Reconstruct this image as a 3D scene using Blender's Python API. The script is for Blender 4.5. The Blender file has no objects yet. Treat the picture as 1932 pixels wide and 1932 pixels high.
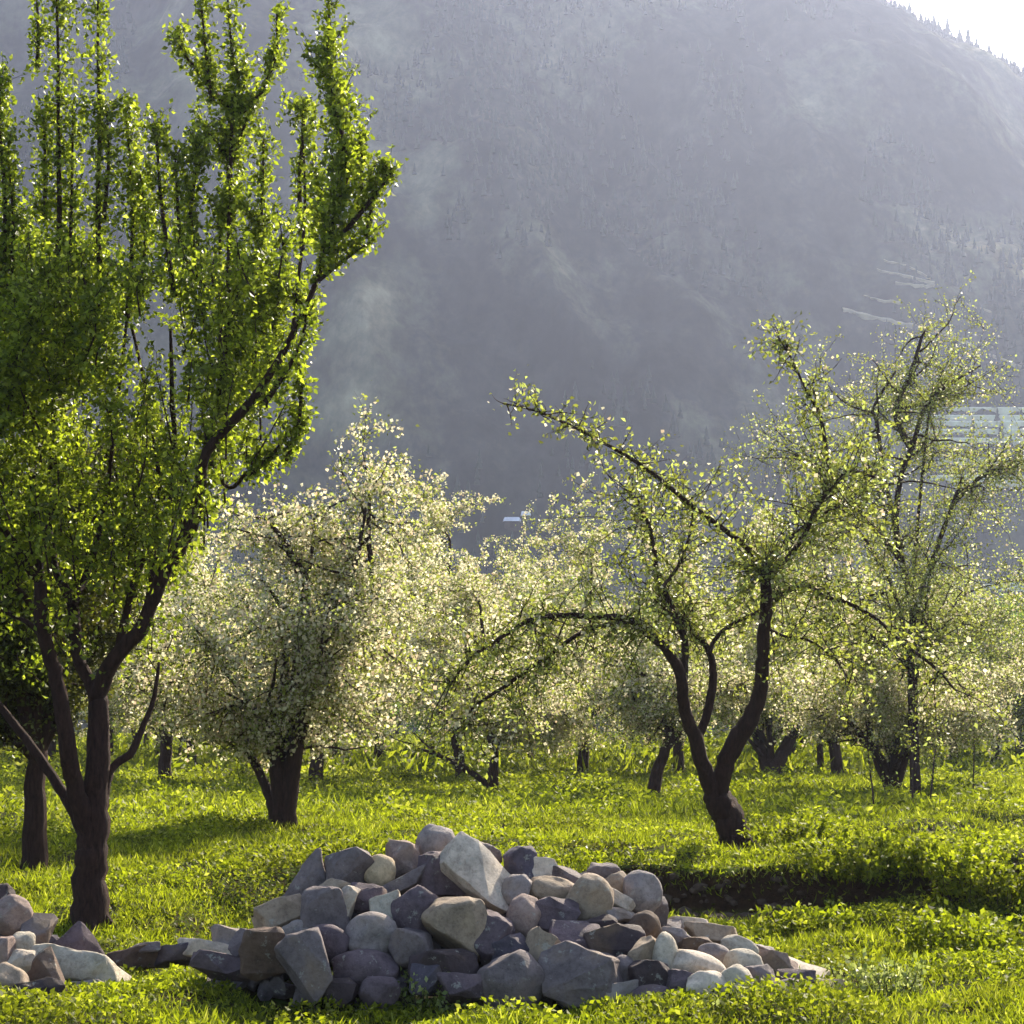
import bpy, math, random
import numpy as np
from mathutils import Vector, Matrix, noise as mnoise

# ------------------------------------------------------------------ camera, world, sun, exposure
S = bpy.context.scene
COL = S.collection
F = 3605.0                      # focal length in units of a 1932-wide frame
CAMZ = 1.9
PITCH = math.atan((1385 - 966) / F)
cam = bpy.data.cameras.new("camera"); cam.sensor_width = 36; cam.lens = F / 1932 * 36
cam.clip_start = 0.1; cam.clip_end = 6000
camo = bpy.data.objects.new("camera", cam); COL.objects.link(camo)
camo.location = (0, 0, CAMZ); camo.rotation_euler = (math.pi / 2 + PITCH, 0, 0)
S.camera = camo

SUN_AZ, SUN_EL = math.radians(25), math.radians(34)      # to the right of the view, in front of the camera
world = bpy.data.worlds.new("World"); S.world = world; world.use_nodes = True
nt = world.node_tree
sky = nt.nodes.new("ShaderNodeTexSky"); sky.sky_type = 'NISHITA'; sky.sun_disc = False
sky.sun_elevation = SUN_EL; sky.sun_rotation = SUN_AZ
sky.dust_density = 2.0; sky.air_density = 1.0
bg = nt.nodes["Background"]; bg.inputs[1].default_value = 0.115
nt.links.new(sky.outputs[0], bg.inputs[0])
sl = bpy.data.lights.new("sun", 'SUN'); sl.energy = 5.0; sl.angle = math.radians(0.55); sl.color = (1.0, 0.90, 0.72)
so = bpy.data.objects.new("sun", sl); COL.objects.link(so)
SD = Vector((math.sin(SUN_AZ) * math.cos(SUN_EL), math.cos(SUN_AZ) * math.cos(SUN_EL), math.sin(SUN_EL)))
so.rotation_euler = SD.to_track_quat('Z', 'Y').to_euler()
S.view_settings.view_transform = 'Standard'; S.view_settings.look = 'None'
S.view_settings.gamma = 1; S.view_settings.use_curve_mapping = False
S.view_settings.exposure = 1.3
S.render.engine = 'CYCLES'
cy = S.cycles
cy.max_bounces = 6; cy.diffuse_bounces = 3; cy.glossy_bounces = 2; cy.transmission_bounces = 5
cy.volume_bounces = 1; cy.caustics_reflective = False; cy.caustics_refractive = False
cy.sample_clamp_indirect = 6
cy.use_denoising = True

rng = np.random.default_rng(7)
random.seed(7)

# ------------------------------------------------------------------ pixel -> ray
_c, _s = math.cos(PITCH), math.sin(PITCH)
def ray(px, py):
    x = (px - 966) / F; u = (966 - py) / F
    return np.array([x, _c - u * _s, _s + u * _c])
def P(px, py, d):
    r = ray(px, py); return np.array([0, 0, CAMZ]) + r * (d / r[1])

# ------------------------------------------------------------------ noise
def _hash(ix, iy, seed):
    n = (ix.astype(np.int64) * 374761393 + iy.astype(np.int64) * 668265263 + seed * 1274126177) & 0xffffffff
    n = ((n ^ (n >> 13)) * 1274126177) & 0xffffffff
    return ((n ^ (n >> 16)) & 0xffff) / 65535.0
def vnoise(x, y, seed=0):
    x = np.asarray(x, float); y = np.asarray(y, float)
    ix = np.floor(x); iy = np.floor(y); fx = x - ix; fy = y - iy
    fx = fx * fx * (3 - 2 * fx); fy = fy * fy * (3 - 2 * fy)
    a = _hash(ix, iy, seed); b = _hash(ix + 1, iy, seed); c = _hash(ix, iy + 1, seed); d = _hash(ix + 1, iy + 1, seed)
    return (a * (1 - fx) + b * fx) * (1 - fy) + (c * (1 - fx) + d * fx) * fy - 0.5
def fbm(x, y, o=4, seed=0):
    r = 0; a = 1
    for i in range(o):
        r = r + a * vnoise(x, y, seed + i * 17); x = x * 2.03; y = y * 2.03; a *= 0.5
    return r
def sstep(t):
    t = np.clip(t, 0, 1); return t * t * (3 - 2 * t)

# ------------------------------------------------------------------ terrain height
def edge_y(x):
    return 20.7 + 0.35 * np.sin(x * 0.9 + 0.6) + 0.25 * vnoise(x * 1.6, x * 0, 5) + 0.10 * np.clip(x - 3, 0, 9)
def ground(x, y):
    x = np.asarray(x, float); y = np.asarray(y, float)
    w = np.interp(x, [-7, -4, -2.2, -1.6, 2.6, 3.4, 5.0], [6.0, 5.0, 1.2, 0.35, 0.22, 0.45, 0.75])
    e = edge_y(x)
    h = 0.5 * sstep((y - (e - w)) / (w * 1.15))
    near = np.clip((60 - y) / 40, 0, 1) * np.clip((y - 6) / 5, 0, 1)
    right = sstep((x - 2.2) / 1.6)
    h = h + near * (0.24 * fbm(x * 0.7, y * 0.6, 3, 3) + right * 0.5 * np.maximum(vnoise(x * 1.1, y * 0.8, 9), -0.1))
    h = h + 1.3 * sstep((y - 45) / 160)
    h = h + 0.18 * np.exp(-((x - 2.9) ** 2 / 0.9 + (y - 22.0) ** 2 / 0.5))
    return h
def hit(px, py, fn=ground, d0=9.0, d1=600):
    r = ray(px, py); r = r / r[1]
    d = np.concatenate([np.arange(d0, 60, 0.02), np.arange(60, d1, 0.25)])
    z = CAMZ + r[2] * d; x = r[0] * d
    k = np.nonzero(z <= fn(x, d))[0]
    if len(k) == 0: return np.array([r[0] * d1, d1, float(fn(r[0] * d1, d1))])
    dd = d[k[0]]
    return np.array([r[0] * dd, dd, float(fn(r[0] * dd, dd))])

# ------------------------------------------------------------------ materials
def mat(name):
    m = bpy.data.materials.new(name); m.use_nodes = True
    t = m.node_tree; t.nodes.clear(); out = t.nodes.new("ShaderNodeOutputMaterial")
    return m, t, out
def ramp(t, fac, stops):
    r = t.nodes.new("ShaderNodeValToRGB")
    while len(r.color_ramp.elements) < len(stops): r.color_ramp.elements.new(0.5)
    for e, (p, c) in zip(r.color_ramp.elements, stops): e.position = p; e.color = (*c, 1)
    t.links.new(fac, r.inputs[0]); return r.outputs[0]
def noise(t, scale, detail=4, coord=None, rough=0.55, vec=None):
    n = t.nodes.new("ShaderNodeTexNoise"); n.inputs['Scale'].default_value = scale
    n.inputs['Detail'].default_value = detail; n.inputs['Roughness'].default_value = rough
    if vec is not None: t.links.new(vec, n.inputs['Vector'])
    return n.outputs['Fac']
def texco(t, which='Object'):
    return t.nodes.new("ShaderNodeTexCoord").outputs[which]
def mapping(t, vec, scale):
    m = t.nodes.new("ShaderNodeMapping"); m.inputs['Scale'].default_value = scale
    t.links.new(vec, m.inputs['Vector']); return m.outputs[0]
def mixc(t, fac, a, b, mode='MIX'):
    m = t.nodes.new("ShaderNodeMix"); m.data_type = 'RGBA'; m.blend_type = mode
    for sock, v in ((m.inputs[0], fac), (m.inputs[6], a), (m.inputs[7], b)):
        if isinstance(v, (int, float)): sock.default_value = v
        elif isinstance(v, tuple): sock.default_value = (*v, 1)
        else: t.links.new(v, sock)
    return m.outputs[2]
def leaf_mat(name, stops, trans=0.5, patch=None, rough=0.45, spec=0.35, tint=(1, 1, 1)):
    m, t, out = mat(name)
    g = t.nodes.new("ShaderNodeNewGeometry")
    col = ramp(t, g.outputs['Random Per Island'], stops)
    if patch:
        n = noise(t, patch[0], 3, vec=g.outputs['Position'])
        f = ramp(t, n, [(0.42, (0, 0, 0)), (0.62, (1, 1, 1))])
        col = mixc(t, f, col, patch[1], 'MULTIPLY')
    p = t.nodes.new("ShaderNodeBsdfPrincipled"); t.links.new(col, p.inputs['Base Color'])
    p.inputs['Roughness'].default_value = rough
    p.inputs['Specular IOR Level'].default_value = spec
    tr = t.nodes.new("ShaderNodeBsdfTranslucent")
    tc = mixc(t, 1.0, col, tint, 'MULTIPLY')
    t.links.new(tc, tr.inputs['Color'])
    mx = t.nodes.new("ShaderNodeMixShader"); mx.inputs[0].default_value = trans
    t.links.new(p.outputs[0], mx.inputs[1]); t.links.new(tr.outputs[0], mx.inputs[2])
    t.links.new(mx.outputs[0], out.inputs[0]); return m
M = {}
M['leaf_green'] = leaf_mat('leaf_green', [(0, (0.06, 0.075, 0.010)), (0.5, (0.15, 0.19, 0.018)), (0.85, (0.25, 0.30, 0.03)), (1, (0.38, 0.41, 0.09))], 0.6, tint=(1.8, 1.85, 0.9))
M['leaf_dark'] = leaf_mat('leaf_dark', [(0, (0.035, 0.035, 0.008)), (0.6, (0.08, 0.085, 0.012)), (1, (0.18, 0.19, 0.03))], 0.38, tint=(1.3, 1.3, 0.9))
M['leaf_apple'] = leaf_mat('leaf_apple', [(0, (0.09, 0.09, 0.02)), (0.5, (0.23, 0.24, 0.045)), (1, (0.36, 0.40, 0.15))], 0.58, tint=(1.5, 1.6, 1.0))
M['leaf_bright'] = leaf_mat('leaf_bright', [(0, (0.08, 0.16, 0.02)), (0.5, (0.16, 0.28, 0.04)), (1, (0.24, 0.36, 0.06))], 0.55, tint=(1.4, 1.4, 1.0))
M['blossom'] = leaf_mat('blossom', [(0, (0.50, 0.38, 0.26)), (0.4, (0.76, 0.69, 0.44)), (1, (0.84, 0.80, 0.56))], 0.6, rough=0.7, spec=0.1)
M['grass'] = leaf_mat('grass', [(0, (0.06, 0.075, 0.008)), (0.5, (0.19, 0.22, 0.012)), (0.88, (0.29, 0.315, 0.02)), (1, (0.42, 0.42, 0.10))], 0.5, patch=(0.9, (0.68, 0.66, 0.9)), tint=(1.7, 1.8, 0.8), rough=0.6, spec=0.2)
M['weed'] = leaf_mat('weed', [(0, (0.12, 0.16, 0.03)), (0.5, (0.27, 0.32, 0.09)), (1, (0.42, 0.46, 0.20))], 0.5, tint=(1.3, 1.3, 1.0))

def bark_mat(name, a, b):
    m, t, out = mat(name)
    v = mapping(t, texco(t), (13, 13, 3.0))
    n = noise(t, 2.2, 7, vec=v, rough=0.7)
    col = ramp(t, n, [(0.3, a), (0.62, b), (0.8, tuple(min(1, c * 1.9) for c in b))])
    p = t.nodes.new("ShaderNodeBsdfPrincipled"); t.links.new(col, p.inputs['Base Color'])
    p.inputs['Roughness'].default_value = 0.9; p.inputs['Specular IOR Level'].default_value = 0.2
    bp = t.nodes.new("ShaderNodeBump"); bp.inputs['Strength'].default_value = 1.0; bp.inputs['Distance'].default_value = 0.06
    t.links.new(n, bp.inputs['Height']); t.links.new(bp.outputs[0], p.inputs['Normal'])
    t.links.new(p.outputs[0], out.inputs[0]); return m
M['bark'] = bark_mat('bark', (0.018, 0.008, 0.006), (0.062, 0.030, 0.022))
M['bark_grey'] = bark_mat('bark_grey', (0.03, 0.016, 0.014), (0.10, 0.06, 0.05))

def stone_mat(name, c, warm=(0.20, 0.13, 0.06)):
    m, t, out = mat(name)
    tc = texco(t); oi = t.nodes.new("ShaderNodeObjectInfo")
    ad = t.nodes.new("ShaderNodeVectorMath"); ad.operation = 'ADD'
    sc = t.nodes.new("ShaderNodeVectorMath"); sc.operation = 'SCALE'; sc.inputs[3].default_value = 3.0
    t.links.new(oi.outputs['Location'], sc.inputs[0]); t.links.new(tc, ad.inputs[0]); t.links.new(sc.outputs[0], ad.inputs[1])
    v = ad.outputs[0]
    n1 = noise(t, 6, 6, vec=v, rough=0.65); n2 = noise(t, 26, 8, vec=v, rough=0.78); n3 = noise(t, 3.0, 3, vec=v)
    col = ramp(t, n1, [(0.28, tuple(x * 0.55 for x in c)), (0.5, c), (0.75, tuple(min(0.85, x * 1.4) for x in c))])
    g = ramp(t, n2, [(0.32, (0.50, 0.46, 0.44)), (0.50, (0.95, 0.95, 0.95)), (0.7, (1.15, 1.15, 1.12))])
    col = mixc(t, 0.8, col, g, 'MULTIPLY')
    st = ramp(t, n3, [(0.55, (0, 0, 0)), (0.72, (0.5, 0.5, 0.5))])
    col = mixc(t, st, col, warm)
    n4 = noise(t, 11, 5, vec=v, rough=.75); li = ramp(t, n4, [(0.60, (0, 0, 0)), (0.66, (0.55, 0.55, 0.55))]); col = mixc(t, li, col, (0.40, 0.39, 0.33))
    p = t.nodes.new("ShaderNodeBsdfPrincipled"); t.links.new(col, p.inputs['Base Color'])
    p.inputs['Roughness'].default_value = 0.8; p.inputs['Specular IOR Level'].default_value = 0.3
    bp = t.nodes.new("ShaderNodeBump"); bp.inputs['Strength'].default_value = 0.9; bp.inputs['Distance'].default_value = 0.02
    t.links.new(n2, bp.inputs['Height'])
    t.links.new(bp.outputs[0], p.inputs['Normal'])
    t.links.new(p.outputs[0], out.inputs[0]); return m
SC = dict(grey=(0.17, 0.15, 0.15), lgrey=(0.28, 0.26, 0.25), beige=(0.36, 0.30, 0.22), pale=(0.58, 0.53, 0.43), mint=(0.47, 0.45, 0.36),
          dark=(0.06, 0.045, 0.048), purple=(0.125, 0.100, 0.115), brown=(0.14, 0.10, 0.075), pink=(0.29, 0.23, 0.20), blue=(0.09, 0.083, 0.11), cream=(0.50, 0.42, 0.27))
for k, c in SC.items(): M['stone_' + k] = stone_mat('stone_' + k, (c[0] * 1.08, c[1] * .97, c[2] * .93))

def ground_mat():
    m, t, out = mat('soil_and_turf')
    g = t.nodes.new("ShaderNodeNewGeometry")
    n = noise(t, 1.3, 6, vec=g.outputs['Position']); n2 = noise(t, 14, 6, vec=g.outputs['Position'], rough=0.7)
    turf = ramp(t, n, [(0.3, (0.030, 0.040, 0.010)), (0.55, (0.07, 0.11, 0.014)), (0.75, (0.12, 0.17, 0.025))])
    soil = ramp(t, n2, [(0.3, (0.022, 0.011, 0.006)), (0.6, (0.06, 0.032, 0.017)), (0.8, (0.12, 0.08, 0.045))])
    sx = t.nodes.new("ShaderNodeSeparateXYZ"); t.links.new(g.outputs['Normal'], sx.inputs[0])
    f = ramp(t, sx.outputs[2], [(0.72, (1, 1, 1)), (0.93, (0, 0, 0))])
    sp = ramp(t, n2, [(0.42, (0, 0, 0)), (0.58, (1, 1, 1))]); turf = mixc(t, sp, soil, turf)
    col = mixc(t, f, turf, soil)
    p = t.nodes.new("ShaderNodeBsdfPrincipled"); t.links.new(col, p.inputs['Base Color']); p.inputs['Roughness'].default_value = 1.0; p.inputs['Specular IOR Level'].default_value = 0.05
    bp = t.nodes.new("ShaderNodeBump"); bp.inputs['Strength'].default_value = 1.0; bp.inputs['Distance'].default_value = 0.06
    t.links.new(n2, bp.inputs['Height']); t.links.new(bp.outputs[0], p.inputs['Normal'])
    t.links.new(p.outputs[0], out.inputs[0]); return m
M['ground'] = ground_mat()
def hill_mat():
    m, t, out = mat('mountain_scrub')
    g = t.nodes.new("ShaderNodeNewGeometry")
    v = mapping(t, g.outputs['Position'], (1, 0.5, 0.5))
    n = noise(t, 0.017, 9, vec=v, rough=0.66); n2 = noise(t, 0.09, 6, vec=v, rough=0.7)
    col = ramp(t, n, [(0.38, (0.012, 0.014, 0.012)), (0.48, (0.040, 0.040, 0.032)), (0.57, (0.12, 0.115, 0.07)), (0.68, (0.32, 0.28, 0.17))])
    q = ramp(t, n2, [(0.35, (0.45, 0.45, 0.45)), (0.62, (1.25, 1.25, 1.25))])
    col = mixc(t, 1.0, col, q, 'MULTIPLY')
    p = t.nodes.new("ShaderNodeBsdfPrincipled"); t.links.new(col, p.inputs['Base Color']); p.inputs['Roughness'].default_value = 1
    p.inputs['Specular IOR Level'].default_value = 0
    t.links.new(p.outputs[0], out.inputs[0]); return m
M['hill'] = hill_mat()
def flat_mat(name, c, rough=0.9, var=0.35, sc=4.0):
    m, t, out = mat(name)
    n = noise(t, sc, 5, vec=texco(t))
    col = ramp(t, n, [(0.3, tuple(x * (1 - var) for x in c)), (0.7, tuple(min(0.85, x * (1 + var * .5)) for x in c))])
    p = t.nodes.new("ShaderNodeBsdfPrincipled"); t.links.new(col, p.inputs['Base Color']); p.inputs['Roughness'].default_value = rough
    t.links.new(p.outputs[0], out.inputs[0]); return m
M['conifer'] = flat_mat('conifer_needles', (0.022, 0.034, 0.018), sc=0.2)
M['path'] = flat_mat('dry_earth', (0.40, 0.33, 0.20), sc=0.3)
M['terrace'] = flat_mat('pale_fieldstone', (0.80, 0.72, 0.50), sc=0.3)
M['whitewash'] = flat_mat('whitewash', (0.72, 0.70, 0.70), sc=0.5)
M['tin'] = flat_mat('pale_tin', (0.70, 0.70, 0.75), rough=0.5, sc=0.5)
M['dark_wood'] = flat_mat('dark_wood', (0.05, 0.03, 0.02))

# ------------------------------------------------------------------ mesh helpers
class MB:
    def __init__(s): s.v = []; s.f = []; s.n = 0
    def add(s, v, f):
        v = np.asarray(v, float).reshape(-1, 3); s.v.append(v); s.f += [tuple(i + s.n for i in q) for q in f]; s.n += len(v)
    def tube(s, pts, rad, n=7, wob=0.0, cap=True):
        pts = np.asarray(pts, float); k = len(pts)
        if k < 2: return
        T = np.gradient(pts, axis=0); T /= np.linalg.norm(T, axis=1)[:, None] + 1e-9
        ref = np.array([1.0, 0, 0]) if abs(T[0][0]) < 0.8 else np.array([0, 1.0, 0])
        a = np.linspace(0, 2 * math.pi, n, endpoint=False); vs = []
        for i in range(k):
            u = np.cross(T[i], ref); u /= np.linalg.norm(u) + 1e-9; w = np.cross(T[i], u); ref = np.cross(u, T[i])
            if i == 0: prof = rng.random(n) - 0.5
            prof = prof * .8 + (rng.random(n) - .5) * .35
            r = rad[i] * (1 + wob * prof)
            vs.append(pts[i] + (np.cos(a) * r)[:, None] * u + (np.sin(a) * r)[:, None] * w)
        fs = [(i * n + j, i * n + (j + 1) % n, (i + 1) * n + (j + 1) % n, (i + 1) * n + j) for i in range(k - 1) for j in range(n)]
        v = np.concatenate(vs)
        if cap:
            v = np.vstack([v, pts[-1] + T[-1] * rad[-1] * .6]); c = k * n
            fs += [((k - 1) * n + j, (k - 1) * n + (j + 1) % n, c) for j in range(n)]
        s.add(v, fs)
    def mesh(s, name, m, smooth=True):
        me = bpy.data.meshes.new(name); me.from_pydata(np.concatenate(s.v).tolist() if s.v else [], [], s.f)
        me.materials.append(m)
        if smooth: me.polygons.foreach_set('use_smooth', [True] * len(me.polygons))
        me.update(); return me
def link(name, me, parent=None, loc=None):
    o = bpy.data.objects.new(name, me); COL.objects.link(o)
    if parent: o.parent = parent
    if loc is not None: o.location = loc
    return o
def tag(o, label=None, cat=None, group=None, kind=None):
    if label: o['label'] = label
    if cat: o['category'] = cat
    if group: o['group'] = group
    if kind: o['kind'] = kind
    return o
def quad_mesh(name, V, m):
    """V (N,4,3) -> mesh of N separate quads"""
    N = len(V); me = bpy.data.meshes.new(name)
    me.vertices.add(4 * N); me.vertices.foreach_set('co', V.reshape(-1).astype(np.float32))
    me.loops.add(4 * N); me.loops.foreach_set('vertex_index', np.arange(4 * N, dtype=np.int32))
    me.polygons.add(N); me.polygons.foreach_set('loop_start', np.arange(0, 4 * N, 4, dtype=np.int32))
    me.polygons.foreach_set('loop_total', np.full(N, 4, dtype=np.int32))
    me.materials.append(m); me.update(calc_edges=True); return me
def nrm(a): return a / (np.linalg.norm(a, axis=1)[:, None] + 1e-9)
def leaf_quads(c, d, size, width=0.5, fold=0.16):
    """leaves based at c, pointing along d"""
    N = len(c); d = nrm(d); r = rng.normal(size=(N, 3)); s = nrm(np.cross(d, r)); n = np.cross(s, d)
    size = size[:, None]; width = np.reshape(width, (-1, 1)) if np.ndim(width) else width
    a = c; b = c + d * size * .48 + s * size * width * .5 + n * size * fold
    e = c + d * size - n * size * fold * .5; f = c + d * size * .48 - s * size * width * .5 + n * size * fold
    return np.stack([a, b, e, f], 1)
def flower_quads(c, size):
    N = len(c); n = rng.normal(size=(N, 3)); n = nrm(n + np.array([0, -0.3, 0.25])); r = rng.normal(size=(N, 3))
    u = nrm(np.cross(n, r)) * size[:, None] * .5; w = np.cross(n, u); k = n * size[:, None] * .14
    return np.stack([c + u + k, c + w - k * .3, c - u + k, c - w - k * .3], 1)

# ------------------------------------------------------------------ ground
def axis(a, b, step, lo, hi, grow=1.09):
    xs = list(np.arange(a, b, step)); s = step; x = xs[-1]
    while x < hi: s *= grow; x += s; xs.append(min(x, hi))
    s = step; x = xs[0]; pre = []
    while x > lo: s *= grow; x -= s; pre.append(max(x, lo))
    return np.array(pre[::-1] + xs)
def grid_mesh(name, X, Y, Z, m):
    ny, nx = X.shape; v = np.stack([X, Y, Z], -1).reshape(-1, 3)
    i = np.arange(ny - 1)[:, None] * nx + np.arange(nx - 1)[None]; q = np.stack([i, i + 1, i + nx + 1, i + nx], -1).reshape(-1)
    N = (ny - 1) * (nx - 1); me = bpy.data.meshes.new(name)
    me.vertices.add(len(v)); me.vertices.foreach_set('co', v.reshape(-1).astype(np.float32))
    me.loops.add(4 * N); me.loops.foreach_set('vertex_index', q.astype(np.int32))
    me.polygons.add(N); me.polygons.foreach_set('loop_start', np.arange(0, 4 * N, 4, dtype=np.int32))
    me.polygons.foreach_set('loop_total', np.full(N, 4, dtype=np.int32))
    me.polygons.foreach_set('use_smooth', [True] * N); me.materials.append(m); me.update(calc_edges=True); return me
xs = axis(-9, 9, 0.11, -1450, 1450); ys = axis(10.5, 30, 0.11, -280, 1250)
X, Y = np.meshgrid(xs, ys)
gr = link('ground', grid_mesh('ground', X, Y, ground(X, Y), M['ground']))
tag(gr, 'green orchard floor stepping up over a bare earth bank behind the stones', kind='structure')

# ------------------------------------------------------------------ mountain
CX = np.array([(p - 966) / F * 860 for p in (-5200, -2500, 0, 600, 1000, 1400, 1620, 1780, 1850, 1932, 2100, 2500, 3800, 6500)])
CZ = np.array([P(966, y, 860)[2] for y in (300, -50, -220, -300, -240, -130, -45, 40, 78, 128, 220, 300, 150, 320)])
def mountain(x, y):
    zc = np.interp(x, CX, CZ) + 5 * fbm(x * .02, x * 0, 3, 40)
    foot = 392 + 22 * vnoise(x * .006, x * 0, 31)
    t = (y - foot) / (860 - foot)
    up = np.clip(t, 0, 1)
    base = -3 + (zc + 3) * (0.10 * up + 0.90 * up ** 0.97)
    base = np.where(t > 1, zc - (y - 860) * 0.8, base)
    base = np.where(t < 0, -3 + 20 * t, base)
    a = np.clip(up * 6, 0, 1) * np.clip((1.02 - up) * 4, 0, 1)
    ridged = (1 - 2 * np.abs(vnoise(x * .011 + y * .004, y * .0035, 55))) - .6
    return base + a * (27 * ridged + 15 * (1 - 2 * np.abs(vnoise(x * .034 + y * .01, y * .008, 58))) + 26 * fbm(x * .014, y * .009, 6, 61) + 3.5 * fbm(x * .12, y * .07, 3, 77))
mx = axis(-340, 340, 2.6, -1430, 1430, 1.05); my = np.concatenate([np.arange(360, 880, 2.6), np.arange(880, 1200, 14)])
X, Y = np.meshgrid(mx, my)
mo = link('mountain', grid_mesh('mountain', X, Y, mountain(X, Y), M['hill']))
tag(mo, 'steep hazy mountainside with scattered conifers filling the view behind the orchard', kind='structure')
def mhit(px, py): return hit(px, py, mountain, 370, 900)

def conifer(mb, b, h, k=6):
    r0 = h * .2
    for j in range(3):
        z0 = h * (.12 + .26 * j); z1 = min(h, z0 + h * (.46 - .02 * j)); r = r0 * (1 - .27 * j)
        a = np.linspace(0, 2 * math.pi, k, endpoint=False) + random.random()
        rr = r * (1 + .35 * (rng.random(k) - .5))
        v = [(b[0] + math.cos(t) * q, b[1] + math.sin(t) * q, b[2] + z0 - .04 * h * random.random()) for t, q in zip(a, rr)] + [(b[0], b[1], b[2] + z1)]
        mb.add(v, [(i, (i + 1) % k, k) for i in range(k)] + [tuple(range(k - 1, -1, -1))])
mb = MB()
n = 22000
fx = rng.uniform(-330, 330, n); fy = rng.uniform(410, 850, n)
keep = (fbm(fx * .02, fy * .012, 4, 90) > 0.06 + .16 * rng.random(n) - .08)
for x, y in zip(fx[keep], fy[keep]):
    conifer(mb, (x, y, float(mountain(x, y)) - .3), random.uniform(2.2, 6.2), 5)
tag(link('conifer_forest', mb.mesh('conifer_forest', M['conifer'], False)), 'far dark conifers thinly covering the hazy mountainside', 'forest', kind='stuff')
# firs standing on the skyline, top right
sky_firs = [(1792, 8, 'fir on the mountain skyline just below where the ridge leaves the frame'), (1818, 9, 'tall fir where the bright sky begins on the ridge'),
            (1842, 7, 'short fir in the dip of the bright ridge line'), (1858, 10, 'broad fir halfway down the bright ridge line'),
            (1874, 8, 'slim fir right after the broad one on the ridge'), (1898, 9, 'second to last fir on the descending ridge line'),
            (1924, 9, 'last fir on the ridge at the picture edge'), (1745, 8, 'upper fir standing on the ridge above the haze bright slope')]
for px, h, lab in sky_firs:
    x = (px - 966) / F * 858; b = np.array([x, 858.0, float(mountain(x, 858.0)) - .4])
    e = link('fir_tree', None, loc=b); tag(e, lab, 'tree', 'firs on the skyline')
    m1 = MB(); conifer(m1, (0, 0, 0), h, 7); link('crown', m1.mesh('crown', M['conifer'], False), e)
    m2 = MB(); m2.tube([(0, 0, -.5), (0, 0, h * .3)], [.25, .15], 6); link('trunk', m2.mesh('trunk', M['bark']), e)

def strip_on(fn_pts, width, name, m, lift=.5, tilt=None):
    """a ribbon with thickness following points on the mountain"""
    mb = MB(); pts = np.array(fn_pts); up = np.array([0, 0, 1.0]); v = []; f = []
    for i, p in enumerate(pts):
        w = width * (.7 + .6 * random.random())
        v += [p + [0, -w * .5, lift - .25 * w], p + [0, w * .5, lift + .25 * w], p + [0, w * .5, -2.5], p + [0, -w * .5, -2.5]]
    for i in range(len(pts) - 1):
        a = i * 4; b = a + 4
        f += [(a, b, b + 1, a + 1), (a + 3, b + 3, b, a), (a + 1, b + 1, b + 2, a + 2)]
    f += [(0, 1, 2, 3), (len(pts) * 4 - 1, len(pts) * 4 - 2, len(pts) * 4 - 3, len(pts) * 4 - 4)]
    mb.add(v, f); return mb.mesh(name, m, False)
def poly(pts, n):
    pts = np.array(pts, float); t = np.linspace(0, len(pts) - 1, n)
    return np.stack([np.interp(t, np.arange(len(pts)), pts[:, k]) for k in range(pts.shape[1])], 1)
def onm(pl, n): return [mhit(a, b + random.uniform(-1.2, 1.2)) for a, b in poly(pl, n)]
tr = link('path', strip_on(onm([(1590, 585), (1650, 600), (1700, 612), (1760, 622), (1810, 640), (1860, 668), (1940, 700)], 40), 1.8, 'path', M['path']))
tag(tr, 'pale footpath slanting down the hazy mountainside at upper right', kind='structure')
scr = [((1668, 492), (1715, 503), (1755, 525), 'uppermost pale ledge above the mountain footpath'), ((1655, 510), (1700, 520), (1765, 535), 'second pale ledge below the topmost one above the footpath'),
       ((1690, 535), (1740, 541), (1765, 540), 'short flat pale ledge under the two slanting ones'), ((1800, 565), (1840, 580), (1870, 590), 'pale ledge nearer the picture edge above the footpath'),
       ((1630, 560), (1665, 568), (1700, 572), 'faint ledge left of the others just above the footpath')]
for a, b, c, lab in scr:
    o = link('rock_ledge', strip_on(onm([a, b, c], 12), 1.0, 'rock_ledge', M['path'], .3)); tag(o, lab, 'ledge', 'pale ledges on the mountainside')
walls = [(1722, 1945, 771, .5, 'topmost pale terrace wall behind the tall tree at the right edge'), (1745, 1945, 786, .7, 'second terrace wall from the top at the right edge'),
         (1720, 1945, 797, .9, 'widest, brightest terrace wall, third from the top at the right'), (1730, 1945, 812, .6, 'thin terrace wall just under the brightest one'),
         (1748, 1945, 829, .7, 'terrace wall in the middle of the stack at the right edge'), (1770, 1945, 868, .5, 'lone thin terrace wall below the gap at the right edge'),
         (1755, 1945, 900, .9, 'terrace wall just above the lowest long one at the right'), (1800, 1945, 911, .6, 'lowest terrace wall seen through the orchard leaves at the right'),
         (1855, 1945, 1103, .5, 'short pale field wall low behind the bright green tree at the right edge')]
for a, b, y, w, lab in walls:
    pts = []
    for i in range(16):
        px = a + (b - a) * i / 15; pts.append(mhit(px, y))
    pts = np.array(pts); pts[:, 1] = np.convolve(np.pad(pts[:, 1], 2, 'edge'), np.ones(5) / 5, 'valid') ; 
    for k in range(16): pts[k] = P(a + (b - a) * k / 15, y, pts[k, 1] - 1.0)
    o = link('terrace_wall', strip_on(pts, w * 1.15, 'terrace_wall', M['terrace'], .3)); tag(o, lab, 'terrace wall', 'pale terrace walls on the lower slope')

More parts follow.
